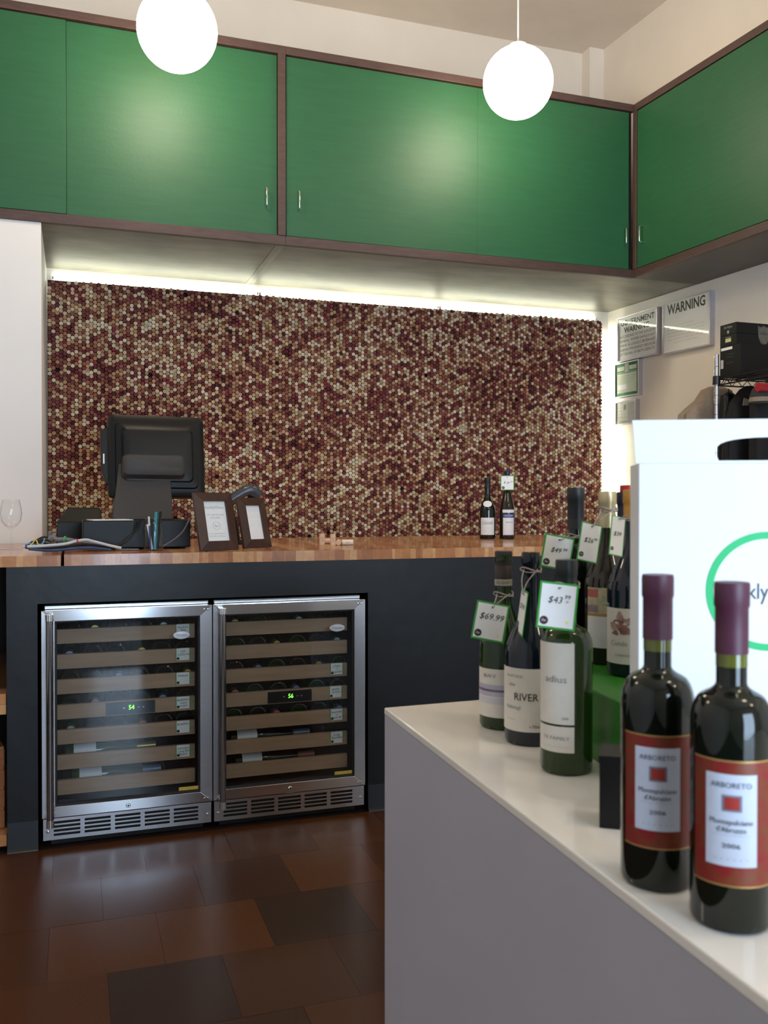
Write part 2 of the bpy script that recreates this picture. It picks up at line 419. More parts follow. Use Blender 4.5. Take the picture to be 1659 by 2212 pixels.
for c in range(ncol):
    for r in range(nrow):
        x = PX0 + .011 + c * colp + rnd.gauss(0, .0007); z = PZ0 + .011 + r * rowp + rowp * ((.5 if c % 2 else 0) + .45 * noise.noise(V((c * .11, 4.2, .5)))) + rnd.gauss(0, .0007)
        if z > PZ1 + .004: continue
        if rnd.random() < .002: continue
        col = cork_col(x, z); rr = rnd.uniform(.0109, .0116); ln = .042 + rnd.gauss(0, .0016)
        inner = col
        q = rnd.random()
        if q < .08: inner = tuple(v * .55 for v in col)
        elif q < .3: inner = tuple(v * .85 for v in col)
        big = c < 7 and 1.14 < z < 2.6 and len(singles) < 300 and rnd.random() < .93
        if big:
            key = rnd.randrange(30)
            if key not in variants:
                vs, fs, cs = cork_geo(.0113, .042, col, 0, inner); mb = MB(); mb.add(vs, fs); mb.c = cs
                o = pmb(panel, mb, 'cork', M_cork); variants[key] = o.data
            else:
                o = bpy.data.objects.new('cork', variants[key]); COL.objects.link(o); o.parent = panel
                o.matrix_parent_inverse = Matrix.Translation(-V(panel.location))
            o.location = (x, PYB - rnd.uniform(-.001, .002), z); singles.append(o)
        else:
            vs, fs, cs = cork_geo(rr, ln, col, 0, inner)
            stuff.add([(a + x, b + PYB, d_ + z) for a, b, d_ in vs], fs); stuff.c += cs
pmb(panel, stuff, 'corks', M_cork, kind='stuff')
# fluorescent tubes hidden behind the panel, glowing out along its top and its right end
M_tube = pm('fluorescent_tube', (250, 250, 240), .4, var=(3, .01), emit=((.95, 1, .80), 20))
def tube_light(name, label, a, b, mat=None):
    t = thing(name, label, 'lamp', a)
    pmb(t, MB().tube([a, b], .008, 10), 'tube', mat or M_tube, smooth=True)
    dv = (V(b) - V(a)).normalized()
    for p, s in ((V(a), -1), (V(b), 1)): pmb(t, MB().tube([p, p + dv * .008 * s], .009, 10), 'end_cap', M_steel)
    return t
for k in range(3):
    xa = -.10 + k * 1.19
    tag(tube_light('fluorescent_tube', 'fluorescent tube glowing above the top edge of the cork panel', (xa, 5.486, 2.540), (xa + 1.165, 5.486, 2.540)), group='tubes along the top of the cork panel')
M_tube2 = pm('bright_fluorescent_tube', (250, 250, 240), .4, var=(3, .01), emit=((.95, 1, .80), 80))
tube_light('fluorescent_tube', 'upright fluorescent tube glowing beside the end of the cork panel', (3.482, 5.485, 1.1), (3.482, 5.485, 2.44), M_tube2)

# ------------------------------------------------------------------ counter
M_wood = []
for i, c in enumerate([(186, 124, 76), (172, 110, 66), (196, 138, 88), (162, 102, 60), (206, 154, 104), (180, 116, 68)]):
    M_wood.append(pm('butcher_block_%d' % i, c, .22, var=(9, .10, (6, .5, 6)), spec=.5, coat=.25))
def worktop(name, label, x0, x1, y0, y1, zb, zt):
    t = thing(name, label, 'countertop', (x0, y0, zb))
    x = x0
    while x < x1 - .004:
        w = rnd.choice([.012, .018, .024, .03, .038, .045]); w = min(w, x1 - x)
        if x1 - x - w < .01: w = x1 - x
        pmb(t, MB().box((x, y0 - rnd.random() * .0006, zb), (x + w - .0002, y1, zt - rnd.random() * .0002)), 'stave', rnd.choice(M_wood))
        x += w
    return t
worktop('countertop', 'long butcher block countertop over the wine fridges', -.032, 2.62, YC - .006, YB, 1.029, ZT)
worktop('countertop', 'short butcher block countertop piece under the wine glass, split off by a gap', -1.1, -.043, YC - .006, YCAB - .004, 1.0288, ZT - .002)
base = thing('bar_counter', 'black painted bar counter around the two wine fridges', 'counter', (1.2, YC, 0))
fp = MB()
ox0, ox1, oz = -.124, 1.136, .893
fp.box((-.228, YC, .108), (ox0, YC + .03, 1.0285)); fp.box((ox0, YC, oz), (ox1, YC + .03, 1.0285)); fp.box((ox1, YC, .108), (2.60, YC + .03, 1.0285))
pmb(base, fp, 'front_panel', M_black)
pmb(base, MB().box((-.228, YC + .031, 0), (ox0 - .02, YCAB - .02, 1.0285)), 'end_wall', M_black)
pmb(base, MB().box((ox1 + .02, YC + .031, 0), (2.60, YCAB - .02, 1.0285)), 'end_wall', M_black)
pmb(base, MB().box((ox0 - .02, 4.2, 0), (ox1 + .02, YCAB - .02, 1.0285)), 'back_wall', M_dark)
def cove(x0, x1): return MB().prism([(x0, YC, .107), (x0, YC + .03, .107), (x0, YC + .03, 0), (x0, YC - .014, 0), (x0, YC - .013, .004), (x0, YC - .004, .012)], (x1 - x0, 0, 0))
pmb(base, cove(-.228, ox0), 'base_cove', M_kick); pmb(base, cove(ox1, 2.60), 'base_cove', M_kick)

# ------------------------------------------------------------------ wine fridges
M_rubber = pm('door_gasket', (20, 20, 22), .6, var=(20, .1))
M_disp = pm('display_black', (12, 12, 14), .2, var=(20, .1))
M_badge = pm('badge_enamel', (205, 210, 220), .25, .3, var=(20, .05))
M_stk = pm('yellow_sticker', (190, 165, 70), .6, var=(60, .1))
def build_fridge():
    W_, D_ = .614, .60
    t = thing('wine_fridge', 'x', 'wine fridge', (0, YC - .012, 0), 0)
    def p(mb, n, m, par=t, **k): return mb.build(n, m, par, **k)
    # carcass (open box)
    c = MB(); y0 = .045
    c.box((.006, y0, .122), (.024, y0 + D_ - .05, .862)); c.box((W_ - .024, y0, .122), (W_ - .006, y0 + D_ - .05, .862))
    c.box((.024, y0, .842), (W_ - .024, y0 + D_ - .05, .862)); c.box((.024, y0, .122), (W_ - .024, y0 + D_ - .05, .140))
    c.box((.006, y0 + D_ - .05, .122), (W_ - .006, y0 + D_ - .03, .862)); c.box((.03, .05, .0), (W_ - .03, .4, .122))
    p(c, 'cabinet_body', M_dark)
    # mitred door frame
    zb, zt, sw, th = .112, .868, .046, .04
    ri = .040
    outer = [(0, zb), (W_, zb), (W_, zt), (0, zt)]; inner = [(sw, zb + ri), (W_ - sw, zb + ri), (W_ - sw, zt - ri), (sw, zt - ri)]
    for k, nm in enumerate(('bottom_rail', 'right_stile', 'top_rail', 'left_stile')):
        a, b = outer[k], outer[(k + 1) % 4]; c2, d2 = inner[(k + 1) % 4], inner[k]
        g = .0004
        p(MB().prism([(a[0], 0, a[1]), (b[0], 0, b[1]), (c2[0], 0, c2[1]), (d2[0], 0, d2[1])], (0, th, 0)), nm, M_steelv if 'rail' in nm else M_steel, bevel=.0012)
    p(MB().box((.008, th + .0005, .866), (W_ - .008, th + .05, .884)), 'top_hinge_bar', M_steel, bevel=.004)
    gk = MB()
    for a, b in (((sw, .012, zb + ri), (sw + .006, .036, zt - ri)), ((W_ - sw - .006, .012, zb + ri), (W_ - sw, .036, zt - ri)), ((sw + .006, .012, zb + ri), (W_ - sw - .006, .036, zb + ri + .008)), ((sw + .006, .012, zt - ri - .005), (W_ - sw - .006, .036, zt - ri))): gk.box(a, b)
    p(gk, 'glazing_bead', M_rubber)
    p(MB().box((sw + .004, .016, zb + ri + .004), (W_ - sw - .004, .021, zt - ri - .004)), 'glass_pane', M_pane)
    # handle
    h = MB().tube([(.030, -.042, .10), (.030, -.042, .852)], .0120, 16); ho = p(h, 'handle', pm('dark_polished_steel', (150, 148, 148), .12, 1, var=(5, .04)), smooth=True)
    for za, zb2 in ((.858, .836), (.092, .118)):
        p(MB().tube([(.030, -.042, za), (.030, -.042, zb2)], .0138, 16), 'end_cap', M_chrome, ho, smooth=True)
    for z in (.845, .112):
        p(MB().box((.020, -.036, z - .012), (.040, -.0005, z + .012)), 'bracket', M_steel, ho, bevel=.003)
    for x, z in ((W_ - .030, .852), (W_ - .016, .852), (W_ - .030, .126), (W_ - .016, .126)):
        p(MB().lathe([(0, -.0025), (.0035, -.0015), (.0042, 0)], 10, (x, 0, z), 'y'), 'screw', M_chrome, smooth=True)
    lk = p(MB().lathe([(0, -.004), (.006, -.004), (.0085, -.002), (.009, 0)], 16, (W_ / 2 - .005, 0, .130), 'y'), 'lock', M_chrome, smooth=True)
    p(MB().lathe([(0, -.0046), (.0034, -.0045)], 12, (W_ / 2 - .005, 0, .130), 'y'), 'keyhole', M_dark, lk)
    p(MB().box((W_ / 2 - .022, -.003, .1055), (W_ / 2 + .014, .012, .1105)), 'latch', M_steel)
    # toe grille with real slots
    g0, g1 = .030, .108
    gr = MB(); y0, y1 = .006, .014
    xs = [(.040 + k * .1072, .040 + k * .1072 + .092) for k in range(5)]
    zs = [.044 + k * .0148 for k in range(4)]; sh = .0088
    edges = [.004] + [x for a in xs for x in a] + [W_ - .004]
    for k in range(0, len(edges), 2): gr.box((edges[k], y0, g0), (edges[k + 1], y1, g1))
    for a, b in xs:
        zz = g0
        for z in zs + [None]:
            top = z if z else g1
            gr.box((a - .0005, y0 + .0002, zz), (b + .0005, y1, top)); zz = (z + sh) if z else 0
    go = p(gr, 'toe_grille', M_steel)
    p(MB().box((.01, .02, g0), (W_ - .01, .028, g1)), 'grille_backing', M_dark, go)
    for x in (.020, W_ - .018): p(MB().lathe([(0, -.003), (.005, -.002), (.006, 0)], 12, (x, y0, .062), 'y'), 'screw', M_chrome, go, smooth=True)
    # shelves
    for k in range(7):
        z1 = .790 - k * .0937; z0 = z1 - .054
        so = p(MB().box((.052, .062, z0), (W_ - .058, .082, z1)), 'shelf', M_maple, bevel=.0015)
        w = MB()
        for j in range(7): w.tube([(.07 + j * .078, .082, z0 + .006), (.07 + j * .078, .5, z0 + .006)], .003, 6)
        p(w, 'shelf_wire', M_steel, so)
        if k == 3:
            dp = p(MB().box((.225, .058, z0 + .004), (.405, .0622, z1 - .004)), 'display', M_disp, so, bevel=.001)
            for x, r in ((.29, .0035), (.345, .003), (.362, .0035)): p(MB().lathe([(0, -.001), (r, -.0005), (r, 0)], 10, (x, .058, z0 + .026), 'y'), 'button', M_steel, dp)
    # badge on the glass
    bo = p(MB().lathe([(0, -.004), (.9, -.0035), (1, 0)], 28, (0, 0, 0), 'y').xf(Matrix.Translation((.500, .0158, .755)) @ Matrix.Diagonal((.032, 1, .0155, 1))), 'badge', M_badge, smooth=True)
    tm = MB(); text_flat(tm, 'Vinotemp', (.500, .0108, .756), (1, 0, 0), (0, 0, 1), .017, .046, .2); p(tm, 'lettering', M_inkg, bo)
    p(MB().box((.056, .0148, .158), (.115, .0159, .172)), 'dark_sticker', M_disp)
    p(MB().box((W_ - .125, .0148, .158), (W_ - .052, .0159, .173)), 'warning_sticker', M_stk)
    return t
fr1 = build_fridge()
fr1['label'] = 'steel wine fridge showing 54, beside the black counter end post'
fr2 = copy_tree(fr1)
fr2['label'] = 'steel wine fridge showing 56, beside the plain black counter panel'
FX = (-.111, .5065)
fr1.location.x, fr2.location.x = FX
for fr, num, cards in ((fr1, '54', {0: ['Random', 'Bin'], 1: ['USA', 'California'], 2: ['France'], 3: ['Bubbles', 'many', 'minis'], 4: ['Bubbles'], 5: ['Germany', 'Long Bot', 'Spain']}),
                       (fr2, '56', {2: ['Chile', '+', 'Argentina'], 3: ['Italy', 'Greece'], 4: ['Australia', '+', 'South Afr'], 5: ['Long', 'Bottles']})):
    sh = sorted([c for c in fr.children if c.name.startswith('shelf')], key=lambda c: -sum(v.co.z for v in c.data.vertices))
    disp = [c for c in sh[3].children if c.name.startswith('display')][0]
    m = MB(); text_flat(m, num, (.318, .0574, .790 - 3 * .0937 - .026), (1, 0, 0), (0, 0, 1), .024, .02); m.build('digits', M_green_led, disp)
    for k, lines in cards.items():
        zt = .790 - k * .0937 + .001; x0, x1 = .484, .537
        if fr is fr2 and k == 3: x0 -= .004; x1 -= .004
        y = .0612
        ro = MB().box((x0, y, zt - .046), (x1, y + .0007, zt)).build('shelf_card', M_card, sh[k])
        e = MB(); e.box((x0 - .001, y - .0004, zt - .046), (x0 + .002, y + .0007, zt)); e.box((x1 - .002, y - .0004, zt - .046), (x1 + .001, y + .0007, zt)); e.build('card_edge', M_tagg, sh[k])
        m = MB()
        for i, s in enumerate(lines):
            n = len(lines); text_flat(m, s, ((x0 + x1) / 2 + .002 * (i % 2), y - .0006, zt - .012 - i * .0115), (1, 0, 0), (0, 0, 1), .013, min(.044, .0062 * len(s)), .15, .06)
        m.build('handwriting', M_ink, sh[k])
        MB().lathe([(0, -.0006), (.0056, -.0005), (.0056, 0)], 14, (x0 + .008, y - .0004, zt - .039), 'y').build('card_logo', M_logo, sh[k])

# ------------------------------------------------------------------ bottles
def prof_bottle(R, H, kind, rn):
    P = [(0, .004), (R * .55, .003), (R - .006, .0005), (R - .002, .002), (R, .007)]
    zs, ze, pw = {'bordeaux': (.585, .705, 1.0), 'burgundy': (.46, .735, 1.0), 'flute': (.40, .80, 1.0)}[kind]
    zs *= H; ze *= H
    P.append((R, zs))
    n = 16
    for k in range(1, n + 1):
        t = k / n
        if kind == 'bordeaux':
            s = 1 - .78 * (1 - math.sqrt(max(0, 1 - (t / .80) ** 2))) if t < .72 else None
            if s is None:
                sa = 1 - .78 * (1 - math.sqrt(1 - .9 ** 2)); q = (t - .72) / .28; s = sa * (1 - q) ** 2.1
        elif kind == 'burgundy': s = .5 + .5 * math.cos(t * PI); s = .75 * s + .25 * (1 - t)
        else: s = .5 + .5 * math.cos(t * PI); s = .55 * s + .45 * (1 - t)
        P.append((rn + (R - rn) * s, zs + (ze - zs) * t))
    P += [(rn, H * .90)]
    return P
def neck_radius_at(P, z):
    for (r0, z0), (r1, z1) in zip(P, P[1:]):
        if z0 <= z <= z1 and z1 > z0: return r0 + (r1 - r0) * (z - z0) / (z1 - z0)
    return P[-1][0]
TOCAM = lambda p: math.atan2(CAM.y - p[1], CAM.x - p[0])
def bottle(name, label, loc, R=.0375, H=.31, kind='bordeaux', rn=.0138, glass=None, cap=None, caplen=.06, captype='foil', labels=(), group=None, band=None, level=False, cat='wine bottle'):
    t = thing(name, label, cat, loc, group=group)
    P = prof_bottle(R, H, kind, rn)
    lip = [(rn, H - .024), (rn + .0016, H - .020), (rn + .0016, H - .006), (rn + .0005, H - .001), (0, H - .001)]
    g = MB().lathe(P[:-1] + [(rn, H * .80)] + lip if kind != 'flute' else P[:-1] + [(rn, H * .86)] + lip, 36)
    g.build('glass', glass or M_gblk, t, smooth=True)
    if cap:
        rc = rn + .0012; zb = H - caplen
        rb = max(neck_radius_at(P, zb) + .0009, rc)
        if captype == 'screw':
            c = MB().lathe([(rb, zb), (rc, zb + .012), (rc, H - .026), (rc - .0007, H - .025), (rc - .0007, H - .0235), (rc + .0004, H - .023), (rc + .0004, H - .012), (rc - .0002, H - .011), (rc + .0004, H - .010), (rc + .0004, H - .003), (rc - .001, H), (0, H)], 32)
        else:
            c = MB().lathe([(rb, zb), (rc, min(zb + .02, H - .03)), (rc, H - .024), (rc + .0011, H - .0215), (rc + .0011, H - .003), (rc + .0004, H), (0, H + .0002)], 32)
        co = c.build('capsule', cap, t, smooth=True)
        if band:
            zz = band[1]; MB().lathe([(rb + .0003, zz), (rb + .0003, zz + band[2])], 32).build('neck_band', band[0], co, smooth=True)
            if len(band) > 3:
                m = MB(); text_cyl(m, band[3], rb + .0006, TOCAM(loc) + .1, zz + band[2] / 2, .008, .030); m.build('lettering', M_ink, co)
        if level:
            MB().lathe([(rn + .0004, zb - .012), (rn + .0004, zb + .001)], 32).build('neck_air_gap', M_glev, t, smooth=True)
    for lb in labels:
        th = TOCAM(loc) + lb.get('th', 0); hw = lb['w'] / 2 / R; Rl = R + lb.get('off', .0004)
        lo = MB().lathe([(Rl, lb['z0']), (Rl, lb['z1'])], lb.get('seg', 20), a0=th - hw, a1=th + hw).build('label', lb.get('mat', M_labw), t, smooth=True)
        for sub in lb.get('subs', ()):
            a, b2 = th + sub[0] / R, th + sub[1] / R
            MB().lathe([(Rl + sub[6] if len(sub) > 6 else Rl + .0003, sub[2]), (Rl + sub[6] if len(sub) > 6 else Rl + .0003, sub[3])], 10, a0=a, a1=b2).build(sub[5], sub[4], lo, smooth=True)
        for tx in lb.get('text', ()):
            m = MB(); text_cyl(m, tx[0], Rl + .0009, th + tx[1] / R, tx[2], tx[3], tx[4], tx[6] if len(tx) > 6 else 0); m.build('lettering', tx[5], lo)
    return t
# bottles lying in the fridges
def lying(fx, shelf, x, out, mat, capm, label, group):
    zc = .790 - shelf * .0937 - .054 + .010 + .037
    t = thing('wine_bottle', label, 'wine bottle', (fx + x, YC - .012 + .088, zc), group=group)
    P = prof_bottle(.0368, .30, 'bordeaux', .0138)
    if out == 'base':
        MB().lathe([(0, .02), (.022, .014), (.030, .001)] + P[2:-1] + [(.0138, .295), (0, .295)], 24, axis='y').build('glass', mat, t, smooth=True)
    else:
        R2 = [(r, .30 - z) for r, z in (P[:-1] + [(.0138, .30)])][::-1]
        MB().lathe([(0, 0)] + R2, 24, axis='y').build('glass', mat, t, smooth=True)
        MB().lathe([(0, -.001), (.0145, -.001), (.0155, .003), (.0155, .02), (.0148, .022), (.0148, .05)], 20, axis='y').build('capsule', capm, t, smooth=True)
capm = [pm('silver_green_foil', (150, 170, 160), .35, .4, var=(30, .1)), pm('gold_foil', (190, 165, 90), .3, .7, var=(30, .1)), pm('grey_blue_foil', (120, 140, 170), .35, .3, var=(30, .1)), pm('pink_foil', (170, 110, 105), .4, .2, var=(30, .1))]
shelfname = [['Random', 'USA', 'France', 'its middle shelf', 'Bubbles'], ['its top shelf', 'the second shelf', 'Chile', 'Italy', 'Australia']]
for fi, fx in enumerate(FX):
    fname = 'fridge ' + ('by the end post', 'by the plain panel')[fi]
    for k in range(5):
        xs = [.10, .185, .27, .355, .44, .525]
        for j, x in enumerate(xs):
            nk = (j + k + fi) % 3 == 1
            nm = shelfname[fi][k]
            where = ('behind the %s card' % nm) if nm[0].isupper() else 'on ' + nm
            lab = ('dark bottle lying neck outward %s, %s' if nk else 'dark bottle lying base outward %s, %s') % (where, fname)
            lying(fx, k, x + rnd.uniform(-.008, .008), 'neck' if nk else 'base', [M_gblk, M_ggrn, M_gbrn][(j + k) % 3], capm[(j + 2 * k + fi) % 4], lab, 'bottles on one shelf of the ' + fname + (' necks' if nk else ' bases') + ' row %d' % (k + 1))
    for k, xx in ((5, .08), (6, .10)):
        zc = .790 - k * .0937 - .054 + .010 + .037
        for j in range(1):
            t = thing('wine_bottle', 'tall bottle lying sideways on the %s shelf, %s' % ('second lowest' if k == 5 else 'lowest', fname), 'wine bottle', (fx + xx, YC + .12, zc))
            P = prof_bottle(.0368, .33, 'flute', .0138)
            s = 1
            pts = P[:-1] + [(.0138, .33), (0, .33)]
            MB().lathe(pts, 24, axis='x').build('glass', [M_ggrn, M_gblk][fi], t, smooth=True)
            MB().lathe([(.0147, .262), (.0150, .30), (.0155, .332), (0, .332)], 20, axis='x').build('capsule', capm[(k + fi) % 4], t, smooth=True)
            MB().lathe([(.0372, .03), (.0372, .11)], 24, axis='x').build('label', M_labw, t, smooth=True)

# bottles on the bar
M_lblue = pm('blue_label_ink', (24, 56, 128), .45, var=(40, .1))
bottle('wine_bottle', 'dark wine bottle with oval neck label, by the cork panel', on_z(1053, 1164, ZT), R=.0415, H=.322, kind='burgundy', glass=M_gblk, cap=pm('black_foil', (26, 26, 30), .45, var=(30, .1)), caplen=.056,
       labels=[dict(z0=.022, z1=.112, w=.080, text=[('Columella', 0, .085, .026, .060, M_inkg, .3), ('__________', 0, .060, .006, .045, M_inkg), ('__________', 0, .046, .006, .045, M_inkg)])])
pm('ivory', (235, 228, 215), .5, var=(30, .02))
def oval_on_cone(t, loc, R, H, kind, zc, w, h, mat, name='neck_label'):
    P = prof_bottle(R, H, kind, .0138); th = TOCAM(loc); vs = []; n = 24
    for k in range(n):
        a = 2 * PI * k / n; z = zc + h / 2 * math.sin(a); r = neck_radius_at(P, z) + .0010
        vs.append((r * math.cos(th + w / 2 * math.cos(a) / r), r * math.sin(th + w / 2 * math.cos(a) / r), z))
    for k in range(n):
        a = 2 * PI * k / n; z = zc + h / 4 * math.sin(a); r = neck_radius_at(P, z) + .0012
        vs.append((r * math.cos(th + w / 4 * math.cos(a) / r), r * math.sin(th + w / 4 * math.cos(a) / r), z))
    r = neck_radius_at(P, zc) + .0012
    vs.append((r * math.cos(th), r * math.sin(th), zc))
    return MB().add(vs, [(k, (k + 1) % n, n + (k + 1) % n, n + k) for k in range(n)] + [(n + k, n + (k + 1) % n, 2 * n) for k in range(n)]).build(name, mat, t, smooth=True)
cb1 = [o for o in bpy.data.objects if o.get('label', '').startswith('dark wine bottle with oval')][0]
oval_on_cone(cb1, cb1.location, .0415, .322, 'burgundy', .184, .050, .032, M_labw)
P2 = on_z(1095.5, 1164, ZT)
cb2 = bottle('wine_bottle', 'slim brown wine bottle with blue and white label, by the cork panel', P2, R=.0405, H=.358, kind='flute', glass=M_gbrn, cap=pm('blue_screw_cap', (34, 48, 110), .35, .3, var=(30, .1)), caplen=.05, captype='screw',
       labels=[dict(z0=.020, z1=.112, w=.062, th=.22, subs=[(-.031, .031, .112, .133, M_lblue, 'blue_band'), (-.034, .034, .138, .154, M_labw, 'white_band', .0004), (-.028, .028, .018, .022, M_lblue, 'blue_foot')],
                    text=[('GROSSET', 0, .122, .014, .056, M_text_w), ('Polish Hill', .003, .088, .010, .040, M_inkg), ('_____', .003, .074, .006, .02, M_inkg)])])

# ------------------------------------------------------------------ price tags
def price_tag(label, px, py, dep, w, h, roll, yaw, lines, neck=None, group=None, yellow=False):
    c = at(px, py, dep); tcam = V((CAM.x - c.x, CAM.y - c.y, 0)).normalized()
    n = Matrix.Rotation(yaw, 3, 'Z') @ tcam; n = (n + V((0, 0, .12))).normalized()
    r = V((0, 0, 1)).cross(n).normalized(); u = n.cross(r)
    Rm = Matrix.Rotation(roll, 3, n); r = Rm @ r; u = Rm @ u
    t = thing('price_tag', label, 'price tag', c, group=group)
    def quad(w2, h2, o0, o1): return MB().prism([r * (-w2 / 2) + u * (-h2 / 2) + n * o0, r * (w2 / 2) + u * (-h2 / 2) + n * o0, r * (w2 / 2) + u * (h2 / 2) + n * o0, r * (-w2 / 2) + u * (h2 / 2) + n * o0], n * (o1 - o0))
    quad(w, h, -.0004, .0002).build('card_border', M_tagg, t)
    b = w * .055
    ca = quad(w - 2 * b, h - 2 * b, .0003, .0006).build('card', M_card, t)
    def disc(x, y, rad, mat, nm, par):
        vs = [r * (x + rad * math.cos(2 * PI * k / 18)) + u * (y + rad * math.sin(2 * PI * k / 18)) + n * .0010 for k in range(18)]
        return MB().add(vs, [tuple(range(18))]).build(nm, mat, par)
    disc(0, h / 2 - b * 2.6, w * .03, M_ink, 'punch_hole', t)
    lg = disc(-w / 2 + w * .19, -h / 2 + h * .17, w * .11, M_logo, 'logo', t)
    m = MB(); text_flat(m, 'fw', r * (-w / 2 + w * .19) + u * (-h / 2 + h * .17) + n * .0014, r, u, w * .12, None, .2); m.build('lettering', M_text_w, lg)
    m = MB()
    for s, x, y, sz in lines: text_flat(m, s, r * (x * w) + u * (y * h) + n * .0012, r, u, sz * h, None, .25)
    m.build('handwriting', M_ink, t)
    if yellow: disc(w * .28, -h / 2 + h * .17, w * .035, M_yel, 'yellow_dot', t)
    if neck:
        nc, rad, z, sag = neck
        nc = V(nc); ring = []
        for k in range(16):
            a = 2 * PI * k / 16; ring.append(V((nc.x + (rad + .0016) * math.cos(a), nc.y + (rad + .0016) * math.sin(a), z + .003 * math.sin(a * 2 + 1))) - c)
        st = MB().tube(ring, .0011, 6, True)
        ring2 = [p + V((0, 0, -.004 + .003 * math.cos(k))) for k, p in enumerate(ring)]
        st.tube(ring2, .0010, 6, True)
        hole = u * (h / 2 - b * 2.6) + n * .001
        fr = V((nc.x, nc.y, z)) - c + tcam * (rad + .003)
        sidev = V((-tcam.y, tcam.x, 0))
        st.tube(smooth_path([fr + sidev * rad * .7 - tcam * rad * .4, fr * .5 + hole * .5 + sidev * .004 + n * .004, hole + n * .002]), .0010, 6)
        st.tube(smooth_path([fr - sidev * rad * .7 - tcam * rad * .4, fr * .6 + hole * .4 - sidev * .006 + n * .004, hole + n * .002]), .0010, 6)
        st.build('string', M_string, t, smooth=True)
    return t
price_tag('small square price tag on the slim brown bottle by the cork panel', 1096, 1043, (P2 - CAM).dot(_F) - .045, .070, .078, .0, .05, [('$', -.2, .02, .2), ('39', .04, -.02, .2), ('99', .3, .06, .13)])

# ------------------------------------------------------------------ counter corks
def counter_cork(label, px, py, lie=None, group=None):
    p = on_z(px, py, ZT); t = thing('wine_cork', label, 'cork', p, group=group)
    m = pm('fresh_cork', (226, 190, 158), .75, var=(140, .10)); mw = pm('pale_cork', (238, 220, 198), .75, var=(140, .06))
    g = MB(); prof = [(0, 0), (.0115, 0), (.0125, .001), (.0125, .051), (.0115, .052), (0, .052)]
    if lie is None:
        g.lathe(prof, 20).build('body', m, t, smooth=True)
        mm = MB(); text_cyl(mm, 'S', .0128, TOCAM(p) + .1, .026, .026, .008); mm.build('printing', M_inkg, t)
    else:
        o = g.lathe(prof, 20, (-.026, 0, .0125), 'x').build('body', mw if lie == 0 else m, t, smooth=True); t.rotation_euler.z = lie
        if lie == 0:
            mm = MB(); text_flat(mm, 'BERG', (.0, -.0128, .012), (1, 0, 0), (0, 0, 1), .008); mm.build('printing', M_inkg, t)
    return t
gk = 'used corks on the countertop'
counter_cork('upright printed cork on the counter, next to the wooden photo frames', 695.5, 1178, None, gk)
counter_cork('upright printed cork between two lying corks on the counter', 719, 1179, None, gk)
counter_cork('cork lying behind and between the two upright corks', 708, 1174.5, .1, gk)
counter_cork('cork lying with a stamped round end facing out', 731.5, 1177.5, 1.25, gk)
counter_cork('pale cork lying lengthwise, outermost of the counter corks', 750, 1177.5, 0, gk)

# ------------------------------------------------------------------ register corner
DX0, DX1, DY0 = .035, .46, 3.80
dr = thing('cash_drawer', 'black steel cash drawer under the register monitor', 'cash drawer', ((DX0 + DX1) / 2, DY0, ZT))
pmb(dr, MB().box((DX0, DY0, ZT + .006), (DX1, DY0 + .36, ZT + .118)), 'casing', M_blackp, bevel=.004)
ft = MB()
for x in (DX0 + .03, DX1 - .03):
    for y in (DY0 + .03, DY0 + .33): ft.cyl((x, y, ZT), .012, .006)
pmb(dr, ft, 'feet', M_rubber)
pm_ = MB().box((-.06, -.09, 0), (.10, .06, .003)); po = pm_.build('paper_sheet', M_card); po.location = (.12, DY0 + .10, ZT + .1182); po.rotation_euler.z = .15
tag(po, 'white sheet of paper on the cash drawer beside the monitor stand', 'paper')
# monitor: rear faces the shop
MY = 3.99
mon = thing('register_monitor', 'black touch-screen register monitor seen from behind on a slanted stand', 'monitor', (.28, MY, ZT + .118))
def on_my(x, y, Y=MY): return on_y(x, y, Y)
zb = ZT + .1185
a0, a1 = on_my(243, 1115), on_my(373, 1115); b0, b1 = on_my(267, 1001, MY + .05), on_my(378, 1001, MY + .05)
sw0, sw1 = a0.x, a1.x
zt_ = b0.z
st = MB().prism([(sw0, MY - .02, zb), (sw0, MY + .19, zb), (sw0, MY + .16, zb + .05), (sw0, MY + .13, zt_ - .01), (sw0, MY + .055, zt_)], (sw1 - sw0, 0, 0))
# slight taper toward the top
cxm = (sw0 + sw1) / 2
st.v = [((x - cxm) * (1 - .14 * (z - zb) / (zt_ - zb)) + cxm + .012 * (z - zb) / (zt_ - zb), y, z) for x, y, z in st.v]
so = pmb(mon, st, 'stand', M_greyp, bevel=.004)
vt = MB()
for gx in (-.032, .020):
    for gz in (.68, .55):
        for k in range(7):
            t_ = gz * 1; yy = MY - .02 + .075 * t_ - .0008; zz = zb + (zt_ - zb) * t_
            x = cxm + .014 + gx + k * .0052
            vt.prism([(x, yy - .0006, zz - .009), (x + .0026, yy - .0006, zz - .009), (x + .0026, yy + .0042, zz + .009), (x, yy + .0042, zz + .009)], (0, .001, 0))
vo = vt.build('vent_slots', M_dark, so)
